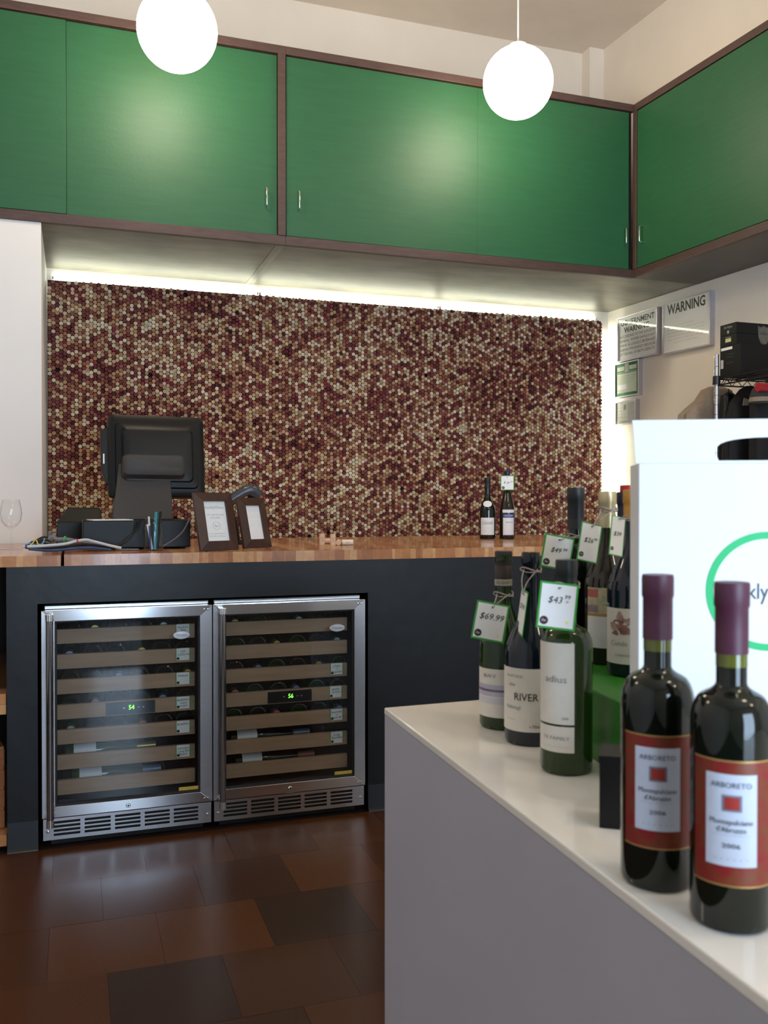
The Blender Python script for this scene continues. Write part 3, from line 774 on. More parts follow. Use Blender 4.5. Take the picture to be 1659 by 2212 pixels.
# head: rounded back shell in steps, tilted
hx0, hx1 = on_my(232, 1000, MY + .13).x, on_my(439, 1000, MY + .13).x
hz0, hz1 = on_my(300, 1078, MY + .13).z, on_my(300, 898, MY + .13).z
hw, hh = hx1 - hx0, hz1 - hz0; hc = V(((hx0 + hx1) / 2, MY + .13, (hz0 + hz1) / 2))
tilt = Matrix.Translation(hc) @ Matrix.Rotation(math.radians(-10), 4, 'X') @ Matrix.Rotation(math.radians(2), 4, 'Z')
def rrect(w, h, r, n=5):
    pts = []
    for cx_, cz_, a0_ in ((w / 2 - r, h / 2 - r, 0), (-w / 2 + r, h / 2 - r, 90), (-w / 2 + r, -h / 2 + r, 180), (w / 2 - r, -h / 2 + r, 270)):
        for k in range(n + 1): a = math.radians(a0_ + 90 * k / n); pts.append((cx_ + r * math.cos(a), cz_ + r * math.sin(a)))
    return pts
def loft(secs):
    m = MB(); n = len(secs[0][0]); vs = []
    for pts, y, dz in secs: vs += [(x, y, z + dz) for x, z in pts]
    fs = [tuple(range(n)), tuple(range((len(secs) - 1) * n + n - 1, (len(secs) - 1) * n - 1, -1))]
    for i in range(len(secs) - 1):
        for k in range(n): fs.append((i * n + k, (i + 1) * n + k, (i + 1) * n + (k + 1) % n, i * n + (k + 1) % n))
    return m.add(vs, fs)
ho = pmb(mon, loft([(rrect(hw * .60, hh * .42, .02), -.085, -.02), (rrect(hw * .70, hh * .60, .02), -.080, -.01), (rrect(hw * .74, hh * .66, .02), -.055, 0), (rrect(hw * .84, hh * .78, .02), -.050, .0), (rrect(hw * .86, hh * .80, .02), -.034, .0), (rrect(hw * .98, hh * .98, .025), -.030, 0), (rrect(hw, hh, .025), -.026, 0), (rrect(hw, hh, .025), .012, 0)]).xf(tilt), 'display_housing', M_blackp, smooth=True)
m = MB(); text_flat(m, 'Pioneerpos', (0, -.0352, hh * .355), (1, 0, 0), (0, 0, 1), .012, .052, .2); m.xf(tilt).build('lettering', M_text_w, ho)
g = MB()
for row in range(2):
    for k in range(26): g.box((-.115 + k * .0088, -.0806, hh * .17 + row * -.024 - .016), (-.115 + k * .0088 + .0042, -.0795, hh * .17 + row * -.024))
g.xf(tilt).build('vent_slots', M_dark, ho)
ar = pmb(mon, loft([(rrect(hw * .56, hh * .16, .012), -.128, -.050), (rrect(hw * .62, hh * .24, .02), -.118, -.058), (rrect(hw * .64, hh * .28, .02), -.086, -.062)]).xf(tilt @ Matrix.Translation((-.022, 0, 0))), 'hinge_hood', M_greyp, smooth=True)
pmb(mon, MB().prism([(-hw / 2 - .03, -.02, hh * .30), (-hw / 2 + .01, -.02, hh * .36), (-hw / 2 + .01, -.02, -hh * .36), (-hw / 2 - .008, -.02, -hh * .34), (-hw / 2 - .028, -.02, -hh * .16)], (0, .03, 0)).xf(tilt), 'card_reader', M_blackp, bevel=.003)
MB().box((-hw / 2 - .020, -.0212, -hh * .10), (-hw / 2 - .014, -.0202, hh * .02)).xf(tilt).build('sticker', M_card, [c for c in mon.children if c.name.startswith('card_reader')][0])
# receipt printer
pp = on_y(165, 1150, 4.18)
pr = thing('receipt_printer', 'black receipt printer with sloped front behind the cable tangle', 'printer', (pp.x, 4.18, ZT))
px0, px1 = on_y(121, 1150, 4.18).x, on_y(222, 1150, 4.18).x
prz = on_y(165, 1097, 4.2).z
pmb(pr, MB().prism([(px0, 4.18, ZT), (px0, 4.36, ZT), (px0, 4.36, prz), (px0, 4.26, prz), (px0, 4.19, prz - .06)], (px1 - px0, 0, 0)).xf(Matrix(((1, 0, 0, 0), (0, 1, 0, 0), (0, 0, 1, 0), (0, 0, 0, 1)))), 'casing', M_blackp, bevel=.006)
prs = [c for c in pr.children][0]
for v_ in prs.data.vertices:
    if v_.co.z > prz - .03: v_.co.x = px0 + (px1 - px0) * .24 + (v_.co.x - px0) * .72
MB().box((px0 + .05, 4.2005, prz - .062), (px0 + .085, 4.2006, prz - .056)).build('badge', M_inkg, pr).matrix_parent_inverse = Matrix.Translation(-V(pr.location))
# blue receipt roll box and pink slip
bl = MB().box((px0 + .01, 4.10, ZT + .001), (px0 + .14, 4.165, ZT + .022)).build('booklet', pm('blue_cover', (76, 110, 150), .5, var=(60, .2))); tag(bl, 'flat blue booklet in front of the receipt printer', 'booklet')
bk = MB().box((px0 + .18, 4.02, ZT + .001), (px0 + .187, 4.10, ZT + .085)).build('receipt_slip', pm('pink_paper', (196, 90, 110), .6, var=(60, .08))); tag(bk, 'pink paper slip standing between printer and cash drawer', 'paper')
# jar with pens
jp = on_z(332, 1190, ZT); jar = thing('glass_jar', 'clear glass jar holding pens beside the photo frames', 'jar', jp)
MB().lathe([(0, .004), (.034, .004), (.036, .012), (.0365, .085), (.030, .104), (.0285, .112), (.031, .118), (.032, .128), (.033, .130), (.0335, .128), (.0325, .118), (.030, .110), (.0315, .104), (.0385, .086), (.0385, .006), (.036, .001), (0, 0)], 32).build('glass', M_clear, jar, smooth=True)
def pen(label, dx, dy, tx, ty, ln, r, mat, capmat, z=.006):
    a = jp + V((dx, dy, z)); b = a + V((tx, ty, math.sqrt(max(0, ln ** 2 - tx ** 2 - ty ** 2))))
    t = thing('pen', label, 'pen', a); dv = (b - a)
    MB().tube([V((0, 0, 0)), dv * .72], r, 10).build('barrel', mat, t, smooth=True)
    MB().tube([dv * .72, dv * .97, dv], r * 1.08, 10).build('cap', capmat, t, smooth=True)
M_teal = pm('teal_plastic', (24, 130, 140), .3, var=(60, .08))
pen('teal marker standing in the glass jar', .004, -.008, .006, .01, .148, .0062, M_teal, M_teal)
pen('white pen leaning in the glass jar', -.006, .004, -.016, .002, .10, .0042, M_card, M_card)
pen('black pen leaning out of the glass jar', .016, .012, .012, .004, .150, .0040, M_blackp, M_blackp)
pen('blue pen leaning left in the glass jar', -.012, -.006, -.006, .012, .13, .0036, M_lblue, M_text_w)
# photo frames
def photo_frame(label, bl, br, htop, lean, textfn, fw):
    bl, br = V(bl), V(br); t = thing('photo_frame', label, 'photo frame', (bl + br) / 2)
    r = (br - bl); w = r.length; r.normalize(); back = V((-r.y, r.x, 0))
    up = (V((0, 0, 1)) * math.cos(lean) + back * math.sin(lean)); n = r.cross(up) 
    if n.y > 0: n = -n
    h = htop; O = -r * (w / 2)
    def P(x, y, z=0): return O + r * x + up * y + n * z + V((0, 0, .002))
    ot = [(0, 0), (w, 0), (w, h), (0, h)]; it = [(fw, fw), (w - fw, fw), (w - fw, h - fw), (fw, h - fw)]
    for k in range(4):
        a, b, c, d_ = ot[k], ot[(k + 1) % 4], it[(k + 1) % 4], it[k]
        mb = MB(); mb.add([P(*a, 0), P(*b, 0), P(*b, .012), P(*a, .012), P(*c, 0), P(*d_, 0), P(*c, .020), P(*d_, .020)],
                          [(0, 1, 2, 3), (3, 2, 6, 7), (4, 5, 7, 6), (0, 5, 4, 1), (0, 3, 7, 5), (1, 4, 6, 2)])
        mb.build('moulding', M_wframe, t)
    card = MB().prism([P(fw, fw, .006), P(w - fw, fw, .006), P(w - fw, h - fw, .006), P(fw, h - fw, .006)], n * .003).build('card', M_card, t)
    MB().prism([P(w * .35, h * .02, -.001), P(w * .65, h * .02, -.001), P(w * .6, h * .7, -.001), P(w * .4, h * .7, -.001)], -n * .004).build('back_panel', M_blackp, t)
    # easel leg
    MB().tube([P(w / 2, h * .6, -.004), V((back.x * (h * .55 * math.sin(lean) + .06), back.y * (h * .55 * math.sin(lean) + .06), .003))], .005, 6).build('easel_leg', M_blackp, t)
    textfn(lambda s, x, y, size, wd, mat: (lambda m: (text_flat(m, s, P(x * w, y * h, .0096), r, up, size, wd), m.build('lettering', mat, card)))(MB()), t, P, r, up, n, w, h)
    return t
def card1(T, t, P, r, up, n, w, h):
    pale = pm('pale_print', (176, 182, 184), .6, var=(60, .05))
    T('franklyWines', .5, .74, .016, w * .5, pale); T('GIFT CERTIFICATES', .5, .61, .010, w * .46, pale); T('AVAILABLE', .5, .56, .010, w * .26, pale)
    T('fw', .5, .42, .016, None, pale); T('in any denomination', .5, .29, .008, w * .42, pale); T('from $5 to whatever', .5, .245, .008, w * .42, pale)
    ringp = [P(w * .5, h * .425, .0095) + r * .016 * math.cos(a * PI / 12) + up * .016 * math.sin(a * PI / 12) for a in range(24)]
    MB().tube(ringp, .0006, 5, True).build('logo_ring', pale, t)
def card2(T, t, P, r, up, n, w, h):
    pale = MATS['pale_print']
    for k, (y, wd) in enumerate([(.76, .34), (.72, .25), (.64, .36), (.60, .38), (.53, .28), (.48, .38), (.44, .36), (.36, .16), (.32, .22), (.28, .2), (.23, .16)]): T('- - - - - - -' if k % 2 else '--- ---- ----', .5, y, .007, w * wd, pale)
f1a = V((.458, 3.512, ZT)); f1b = V((.617, 3.585, ZT))
photo_frame('larger walnut photo frame with gift certificate card, beside the pen jar', f1a, f1b, .232, .24, card1, .036)
f2a = on_z(525, 1186.5, ZT); f2b = f2a + V((.128, .075, 0))
photo_frame('smaller walnut photo frame with printed notice, next to the counter corks', f2a, f2b, .212, .24, card2, .034)
# barcode scanner on a stand
sc_ = on_z(515, 1176, ZT); scn = thing('barcode_scanner', 'grey barcode scanner resting on its stand behind the photo frames', 'barcode scanner', (sc_.x, 4.12, ZT))
sg = lambda x, y: on_y(x, y, 4.12) - V((sc_.x, 4.12, ZT))
MB().lathe([(0, 0), (.045, 0), (.045, .008), (.02, .018), (.012, .022)], 24).build('stand_base', M_blackp, scn, smooth=True)
MB().tube(smooth_path([(0, 0, .02), (-.004, 0, .06), sg(500, 1096), sg(505, 1085)]), .009, 10).build('stand_neck', M_blackp, scn, smooth=True)
M_scan = pm('grey_blue_plastic', (66, 70, 80), .25, var=(30, .1))
pts = [sg(482, 1094), sg(495, 1083), sg(512, 1072), sg(526, 1063), sg(540, 1058), sg(552, 1062), sg(560, 1071)]
rad = [.020, .023, .024, .025, .028, .026, .020]
mb = MB(); vs = []; fs = []
for i, (p_, r_) in enumerate(zip(pts, rad)):
    t_ = (pts[min(i + 1, 6)] - pts[max(i - 1, 0)]).normalized(); w_ = V((0, 1, 0)); u_ = t_.cross(w_).normalized()
    for k in range(12): a = 2 * PI * k / 12; vs.append(p_ + u_ * r_ * math.cos(a) + w_ * r_ * 1.1 * math.sin(a))
for i in range(6):
    for k in range(12): fs.append((i * 12 + k, i * 12 + (k + 1) % 12, i * 12 + 12 + (k + 1) % 12, i * 12 + 12 + k))
fs += [tuple(range(11, -1, -1)), tuple(range(72, 84))]
mb.add(vs, fs).build('body', M_scan, scn, smooth=True)
MB().tube([sg(537, 1067), sg(559, 1076)], .022, 12).build('scan_head', M_blackp, scn, smooth=True)
MB().tube([sg(522, 1078), sg(530, 1074), sg(536, 1072)], .007, 8).build('trigger', pm('amber_trigger', (214, 180, 96), .4, var=(30, .05)), scn, smooth=True)
# cables
def cable(label, pts, r, mat, group=None, ties=()):
    P = [on_z(x, y, ZT + z) if not isinstance(z, str) else on_y(x, y, DY0 - .010 - (.004 if z == 'g' else 0)) for (x, y, z) in pts]
    P = [on_y(x, y, z) if not isinstance(z, str) and z > 1 else p for p, (x, y, z) in zip(P, pts)]
    sp = smooth_path([(p.x, p.y, max(p.z, ZT + r)) for p in P], 7); o = sp[0]
    t = thing('cable', label, 'cable', o, group=group)
    MB().tube([p - o for p in sp], r, 8).build('cord', mat, t, smooth=True)
    for f, m in ties:
        i = int(f * (len(sp) - 2)); MB().tube([sp[i] - o, sp[i + 1] - o], r * 1.45, 10).build('cable_tie', m, t)
    return t
M_cw = pm('white_cable', (200, 202, 206), .45, var=(60, .03)); M_cb = pm('black_cable', (20, 20, 22), .45, var=(60, .1)); M_cg = pm('grey_cable', (112, 112, 118), .45, var=(60, .05)); M_cbl = pm('blue_cable', (36, 66, 110), .45, var=(60, .08))
red = pm('red_tie', (190, 50, 70), .5, var=(60, .05)); grn = pm('green_tie', (60, 180, 60), .5, var=(60, .05))
cable('thick white cable with a red tie lying across the counter', [(50, 1181, 3.66), (80, 1180, 3.66), (110, 1178, 3.66), (140, 1175, 3.66), (165, 1169, 3.67), (185, 1166, 3.68), (200, 1169, 3.69), (235, 1178, 3.70), (262, 1184, 3.70)], .0054, M_cw, None, [(.03, M_cbl), (.52, red)])
cable('blue cable below the white cable on the counter', [(62, 1186, 3.64), (100, 1189, 3.63), (140, 1187, 3.64), (190, 1183, 3.66), (240, 1188, 3.66)], .0048, M_cbl)
cable('dark cable under the white cable on the counter', [(56, 1183, 3.69), (100, 1184, 3.69), (140, 1181, 3.69), (175, 1176, 3.70), (205, 1178, 3.71), (250, 1186, 3.71)], .0055, M_cb)
cable('grey cable bundle with a green tie in front of the printer', [(107, 1168, 3.78), (112, 1161, 3.78), (124, 1166, 3.78), (142, 1166, 3.77), (160, 1169, 3.76), (180, 1172, 3.75), (205, 1178, 3.74), (235, 1184, 3.74)], .0100, M_cg, None, [(.42, grn)])
cable('black cable coil between the wine glass and the printer', [(58, 1180, 3.74), (75, 1170, 3.75), (95, 1166, 3.76), (112, 1172, 3.75), (104, 1180, 3.73), (80, 1178, 3.72), (68, 1172, 3.73), (90, 1172, 3.72), (118, 1178, 3.71)], .0052, M_cb)
cable('grey cable trailing along the cash drawer foot', [(150, 1184, 3.72), (190, 1186, 3.72), (240, 1187, 3.72), (300, 1189, 3.72)], .0036, M_cg)
for k, (dy, lab) in enumerate(((0, 'black cable sagging along the cash drawer front'), (3, 'black cable lowest along the cash drawer front'), (6, 'black cable curling up the cash drawer front'))):
    cable(lab, [(150, 1172 + dy, 3.755), (200, 1175 + dy * .6, 3.765), (250, 1178 + dy * .4, 3.775), (275, 1168 - dy, 'f'), (288 + 4 * k, 1150 - dy, 'f'), (293 + 5 * k, 1130, 'f'), (295 + 5 * k, 1124, 'f')], .0034, M_cb, 'black register cables' if False else None)
cable('grey cable arching behind the pen jar to the drawer', [(352, 1180, 'g'), (375, 1166, 'g'), (395, 1148, 'g'), (406, 1128, 'g'), (411, 1120, 'g')], .0034, M_cg)
cable('black cable looping left of the printer', [(60, 1176, 3.80), (80, 1166, 3.80), (95, 1160, 3.80), (112, 1164, 3.81), (126, 1170, 3.80)], .0036, M_cb)
cable('thin blue cable by the wine glass', [(50, 1182, 3.68), (62, 1174, 3.70), (78, 1178, 3.69), (92, 1174, 3.70), (96, 1164, 3.72)], .0026, pm('light_blue_cable', (90, 150, 190), .45, var=(60, .05)))
cable('thin yellow cable by the wine glass', [(62, 1180, 3.67), (70, 1174, 3.70), (76, 1166, 3.71), (79, 1168, 3.70), (82, 1176, 3.68)], .0024, pm('yellow_cable', (206, 190, 90), .45, var=(60, .05)))
pl_ = on_y(105, 1157, 3.84); pg = thing('power_plug', 'tan power plug sticking up from the cable tangle', 'plug', (pl_.x, 3.84, ZT))
MB().box((-.012, -.012, .0), (.012, .012, .034)).build('body', pm('tan_plastic', (206, 190, 160), .5, var=(30, .05)), pg, bevel=.004)
MB().tube([(.0, 0, .03), (.003, 0, .055), (.006, 0, .075)], .005, 8).build('strain_relief', M_cg, pg, smooth=True)
# wine glass at the left end
gp = on_z(24, 1186, ZT - .002); wg = thing('wine_glass', 'clear stemmed wine glass on the short countertop piece', 'wine glass', gp)
MB().lathe([(0, 0), (.044, 0), (.045, .0015), (.03, .004), (.008, .010), (.004, .020), (.0036, .075), (.006, .084), (.022, .094), (.038, .115), (.043, .145), (.040, .175), (.033, .205), (.0322, .205), (.0392, .175), (.0422, .145), (.037, .116), (.020, .0955), (0, .090)], 32).build('glass', M_clear, wg, smooth=True)

# ------------------------------------------------------------------ shelf beside the counter, left edge
sh = thing('wooden_shelf', 'open wooden shelf under the short countertop, left of the fridges', 'shelf', (-.65, YC, 0))
M_sh = [M_wood[0], M_wood[2], M_wood[4]]
for k, (za, zb_) in enumerate(((.022, .062), (.535, .572), (.498, .534))): pmb(sh, MB().box((-1.05, YC + .01, za), (-.231, YCAB - .12, zb_)), 'board', M_sh[k])
pmb(sh, MB().box((-1.1, YC + .01, 0), (-1.051, YCAB - .12, 1.02)), 'side', M_dark)
pmb(sh, MB().box((-1.05, YCAB - .10, 0), (-.231, YCAB - .06, 1.02)), 'back', M_dark)
bottle('wine_bottle', 'dark bottle with teal label on the wooden shelf', V((-.30, 3.62, .572)), H=.30, glass=M_gblk, labels=[dict(z0=.07, z1=.15, w=.06, th=.3, mat=M_teal)])
cr = thing('wooden_crate', 'rough wooden crate tilted on the bottom shelf board', 'crate', (-.36, 3.66, .062), .2)
for k in range(4): MB().box((-.12, -.10, .006 + k * .075), (.10, -.088, .066 + k * .075)).build('slat', M_wood[3], cr)
MB().box((-.12, -.088, .0), (-.10, .14, .30)).build('end', M_wood[1], cr); MB().box((.08, -.088, 0), (.10, .14, .30)).build('end', M_wood[1], cr)

# ------------------------------------------------------------------ white island
ZI = .87
P0 = on_z(829.8, 1528.6, ZI); I1 = on_z(1659, 2160, ZI)
u = (I1 - P0).normalized(); e = V((math.cos(.022), math.sin(.022), 0))
IL, IW = 1.72, .82
def isl(a, b): return P0 + u * a + e * b
isd = thing('display_island', 'white display island with glossy top carrying the wine bottles', 'island', (isl(IL / 2, IW / 2).x, isl(IL / 2, IW / 2).y, 0))
def ip(za, zb_, i=0): return MB().prism([(p.x, p.y, za) for p in (isl(i, i), isl(IL - i, i), isl(IL - i, IW - i), isl(i, IW - i))], (0, 0, zb_ - za))
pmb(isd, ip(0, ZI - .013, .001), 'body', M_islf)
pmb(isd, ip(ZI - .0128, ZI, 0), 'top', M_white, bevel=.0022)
M_grn_r = pm('green_riser_laminate', (52, 128, 40), .3, var=(5, .08))
# riser
R0 = on_z(1282, 1490, .977); ru = (on_z(1342, 1519, .977) - R0).normalized(); re = V((-ru.y, ru.x, 0))
if re.x < 0: re = -re
def rz(a, b, z): p = R0 + ru * a + re * b; return V((p.x, p.y, z))
ris = thing('display_riser', 'green display riser lifting the back row of bottles', 'riser', rz(.05, .12, ZI))
pmb(ris, MB().prism([rz(-.46, 0, ZI + .0005), rz(.10, 0, ZI + .0005), rz(.10, .46, ZI + .0005), rz(-.46, .46, ZI + .0005)], (0, 0, .977 - ZI - .0005)), 'block', M_grn_r, bevel=.004)
# small black box
B0 = on_z(1294.5, 1789, ZI); bu = (_R * .96 - V((_F.x, _F.y, 0)) * .28).normalized(); bb_ = V((-bu.y, bu.x, 0))
def bz(a, b, z): p = B0 + bu * a + bb_ * b; return V((p.x, p.y, z))
bx_ = thing('gift_box', 'small black cardboard box behind the red label bottles', 'box', bz(.04, .03, ZI))
pmb(bx_, MB().prism([bz(0, 0, ZI + .0004), bz(.085, 0, ZI + .0004), bz(.085, .055, ZI + .0004), bz(0, .055, ZI + .0004)], (0, 0, .078)), 'tray', M_blackp, bevel=.001)
pmb(bx_, MB().prism([bz(-.0012, -.0012, ZI + .0786), bz(.0862, -.0012, ZI + .0786), bz(.0862, .0562, ZI + .0786), bz(-.0012, .0562, ZI + .0786)], (0, 0, .009)), 'lid', M_blackp, bevel=.001)
# front row
M_brcap = pm('brown_screw_cap', (58, 46, 42), .4, .3, var=(60, .1)); M_blkcap = pm('dark_foil', (30, 32, 36), .42, var=(40, .1))
A = on_z(1087, 1567, ZI); Bp = on_z(1146, 1600, ZI); Cp = on_z(1223, 1662, ZI)
M_purple = pm('lavender_wash_ink', (186, 182, 204), .6, var=(30, .1)); M_haze = pm('hill_line_ink', (120, 104, 118), .6, var=(30, .15))
bA = bottle('wine_bottle', 'screw-cap bottle with a landscape label, at the island end', A, R=.0415, H=.306, kind='burgundy', glass=M_ggrn, cap=M_brcap, caplen=.062, captype='screw', band=(pm('band_paper', (170, 166, 150), .6, var=(60, .05)), .306 - .060, .011, 'CLOUDY'),
       labels=[dict(z0=.022, z1=.105, w=.095, mat=M_label, th=-.30, subs=[(-.0475, .0475, .058, .078, M_purple, 'sky_band'), (-.0475, .0475, .066, .070, M_haze, 'hill_line', .0005), (-.0475, .0475, .045, .056, pm('pale_wash_ink', (208, 206, 216), .6, var=(30, .05)), 'water_band')], text=[('BAY', -.012, .093, .009, .026, M_inkg)])])
bB = bottle('wine_bottle', 'uncapped dark burgundy bottle with RIVER on its cream label', Bp, R=.0425, H=.31, kind='burgundy', glass=M_gblu, cap=None,
       labels=[dict(z0=.024, z1=.125, w=.100, mat=M_label, th=-.42, text=[('PINOT NOIR', -.010, .112, .006, .032, M_inkg), ('2006', -.014, .098, .006, .013, pm('red_ink', (190, 110, 90), .6, var=(60, .05))), ('RIVER', .010, .079, .017, .040, M_ink), ('Marlborough', -.012, .062, .009, .03, M_inkg, .3), ('______', -.016, .045, .006, .02, M_ink), ('e 750ml', .024, .033, .007, .016, M_ink)])])
bC = bottle('wine_bottle', 'green glass bordeaux bottle with tall and short cream labels', Cp, R=.0378, H=.307, kind='bordeaux', glass=M_ggrn, cap=M_blkcap, caplen=.048,
       labels=[dict(z0=.074, z1=.190, w=.062, mat=M_label, th=-.52, text=[('adius', .004, .138, .014, .034, M_inkg), ('2006', .018, .083, .005, .010, M_inkg)]), dict(z0=.034, z1=.071, w=.062, mat=M_label, th=-.52, text=[('TE FAMILY', .004, .054, .0068, .042, M_inkg), ('________', .002, .044, .005, .05, M_inkg)])])
# red label bottles
M_redl = pm('red_gold_label', (158, 44, 40), .45, var=(75, .75, (1, 1, 1)))
nt = M_redl.node_tree
for n_ in nt.nodes:
    if n_.type == 'MIX': n_.inputs['A'].default_value = lin((140, 10, 30)); n_.inputs['B'].default_value = lin((118, 62, 26))
M_plum = pm('plum_foil', (84, 40, 62), .45, var=(40, .06)); M_gold = pm('gold_line', (190, 150, 90), .4, .4, var=(40, .05)); M_rsq = pm('brick_red_ink', (168, 52, 44), .5, var=(40, .05))
def red_bottle(label, loc, th):
    return bottle('wine_bottle', label, loc, R=.0368, H=.316, kind='bordeaux', glass=M_gblk, cap=M_plum, caplen=.066, level=True,
        labels=[dict(z0=.045, z1=.158, w=.076, mat=M_redl, th=th, subs=[(-.024, .021, .063, .146, pm('pale_blue_label', (206, 214, 232), .5, var=(40, .03)), 'label_panel'), (-.038, .038, .157, .1585, M_gold, 'gold_edge'), (-.038, .038, .0445, .046, M_gold, 'gold_edge'), (-.0095, .0075, .1125, .1275, pm('slate_ink', (120, 130, 150), .5, var=(40, .05)), 'square_border', .0005), (-.0075, .0055, .1143, .1257, M_rsq, 'red_square', .0007)],
                     text=[('ARBORETO', -.0015, .136, .007, .036, pm('dark_blue_ink', (70, 78, 100), .5, var=(40, .05))), ('Montepulciano', -.0015, .103, .007, .038, M_ink), ("d'Abruzzo", -.0015, .096, .007, .026, M_ink), ('__________', -.0015, .093, .004, .034, M_inkg), ('2006', -.0015, .0815, .006, .016, M_ink), ('- - - - - -', -.0015, .070, .005, .03, M_inkg)])])
red_bottle('plum-capped red label bottle beside the small black box', on_z(1419, 1900, ZI), .05)
red_bottle('plum-capped red label bottle nearest the island edge', on_z(1578, 1985, ZI), .05)
# back row on the riser
ZR = .977
Dp = on_z(1243, 1410, ZR); Ep = on_z(1311, 1430, ZR); Fp = on_z(1366, 1456, ZR)
bD = bottle('wine_bottle', 'slender bottle with long matte black capsule on the green riser', Dp, R=.0385, H=.311, kind='bordeaux', rn=.0142, glass=M_gblk, cap=M_blkcap, caplen=.078, band=(pm('black_band', (48, 46, 48), .5, var=(40, .1)), .309 - .074, .018))
bE = bottle('wine_bottle', 'bottle with gold foil capsule and ornate label on the green riser', Ep, R=.0395, H=.303, kind='burgundy', glass=M_gbrn, cap=pm('champagne_gold_foil', (206, 186, 146), .32, .6, var=(50, .06)), caplen=.064,
       labels=[dict(z0=.030, z1=.085, w=.085, th=.1, mat=M_labw, text=[('ARE', .012, .055, .006, .014, M_inkg)]), dict(z0=.090, z1=.135, w=.085, th=.1, mat=pm('ornate_label', (196, 184, 150), .6, var=(70, .25)), subs=[(-.042, -.020, .118, .132, pm('red_patch_ink', (190, 104, 92), .6, var=(60, .1)), 'red_patch'), (-.042, -.020, .092, .104, pm('violet_patch_ink', (150, 128, 140), .6, var=(60, .1)), 'violet_patch'), (-.014, .04, .104, .122, pm('green_script_ink', (172, 178, 148), .6, var=(160, .30)), 'green_panel')]), dict(z0=.0852, z1=.0898, w=.085, th=.1, mat=M_gold)])
bF = bottle('wine_bottle', 'blue-black bottle with orange foil and splash label beside the white carrier', Fp, R=.0415, H=.305, kind='burgundy', glass=M_gblu, cap=pm('orange_foil', (206, 148, 60), .4, .2, var=(40, .08)), caplen=.05,
       labels=[dict(z0=.022, z1=.112, w=.09, th=-.25, mat=pm('warm_white_label', (222, 214, 208), .6, var=(60, .03)), text=[('Conde', -.012, .055, .012, .030, M_inkg), ('CHARDONNAY', 0, .036, .005, .04, M_inkg)])])
lbF = [c for c in bF.children if c.name.startswith('label')][0]
pm('brown_splash_ink', (136, 92, 86), .6, var=(90, .5)); pm('pale_splash_ink', (176, 140, 132), .6, var=(90, .4))
for k, (x, z, a, b) in enumerate([(-.008, .086, .013, .010), (-.020, .083, .010, .006), (.002, .076, .013, .006), (-.010, .099, .006, .007), (-.018, .072, .006, .004), (.004, .092, .007, .005)]):
    Rl = .0415 + .0008 + k * .0001; th = TOCAM(Fp) - .25; n_ = 16; vs = []
    for q in range(n_):
        an = 2 * PI * q / n_; w_ = 1 + .22 * math.sin(3 * an + k) + .12 * math.sin(7 * an + 2 * k)
        t_ = th + (x + a * w_ * math.cos(an)) / .0415; vs.append((Rl * math.cos(t_), Rl * math.sin(t_), z + b * w_ * math.sin(an)))
    t_ = th + x / .0415; vs.append((Rl * math.cos(t_), Rl * math.sin(t_), z))
    MB().add(vs, [(q, (q + 1) % n_, n_) for q in range(n_)]).build('splash_art', MATS['brown_splash_ink' if k % 2 == 0 else 'pale_splash_ink'], lbF)
Gp = on_z(1352, 1405, ZR); Hp = on_z(1352, 1390, ZR)
bG = bottle('wine_bottle', 'dark bottle with navy capsule behind the orange foil bottle', on_z(1350, 1410, ZR), R=.037, H=.303, kind='bordeaux', glass=M_gblk, cap=pm('navy_foil', (28, 28, 46), .4, var=(40, .1)), caplen=.05)
bH = bottle('wine_bottle', 'bottle with bright red capsule at the back of the green riser', on_z(1356, 1390, ZR), R=.037, H=.318, kind='bordeaux', glass=M_gblk, cap=pm('red_foil', (176, 24, 34), .4, var=(40, .08)), caplen=.05)
def dep(p): return (V(p) - CAM).dot(_F)
price_tag('price tag reading $69.99 on the screw-cap landscape bottle', 1059, 1343, dep(A) - .05, .056, .065, -.17, .0, [('$69.99', .03, .12, .23)], (A, .0155, ZI + .232, 0), None, True)
price_tag('price tag seen edge-on hanging from the uncapped RIVER bottle', 1128, 1322, dep(Bp) - .03, .055, .072, -.06, -1.38, [('$29.99', .02, .12, .17)], (Bp, .0155, ZI + .282, 0))
price_tag('price tag reading $43.99 on the green glass bordeaux bottle', 1204, 1309, dep(Cp) - .046, .054, .066, -.10, .0, [('$43', -.06, .12, .20), ('99', .24, .20, .13), ('=', .24, .10, .12)], (Cp, .0172, ZI + .272, 0), None, True)
price_tag('price tag reading $49.99 on the long black capsule bottle', 1204, 1193, dep(Dp) - .05, .056, .062, -.20, .25, [('$49', -.05, .05, .20), ('99', .24, .1, .13)], (Dp, .0165, ZR + .222, 0))
price_tag('price tag on the gold foil capsule bottle', 1273, 1172, dep(Ep) - .045, .040, .068, -.22, .5, [('$26', -.04, .05, .17), ('99', .28, .1, .1)], (Ep, .0160, ZR + .272, 0))
price_tag('price tag on the orange foil bottle beside the white carrier', 1333, 1158, dep(Fp) - .06, .028, .064, -.20, .7, [('$39', 0, .05, .15)], (Fp, .0160, ZR + .258, 0))

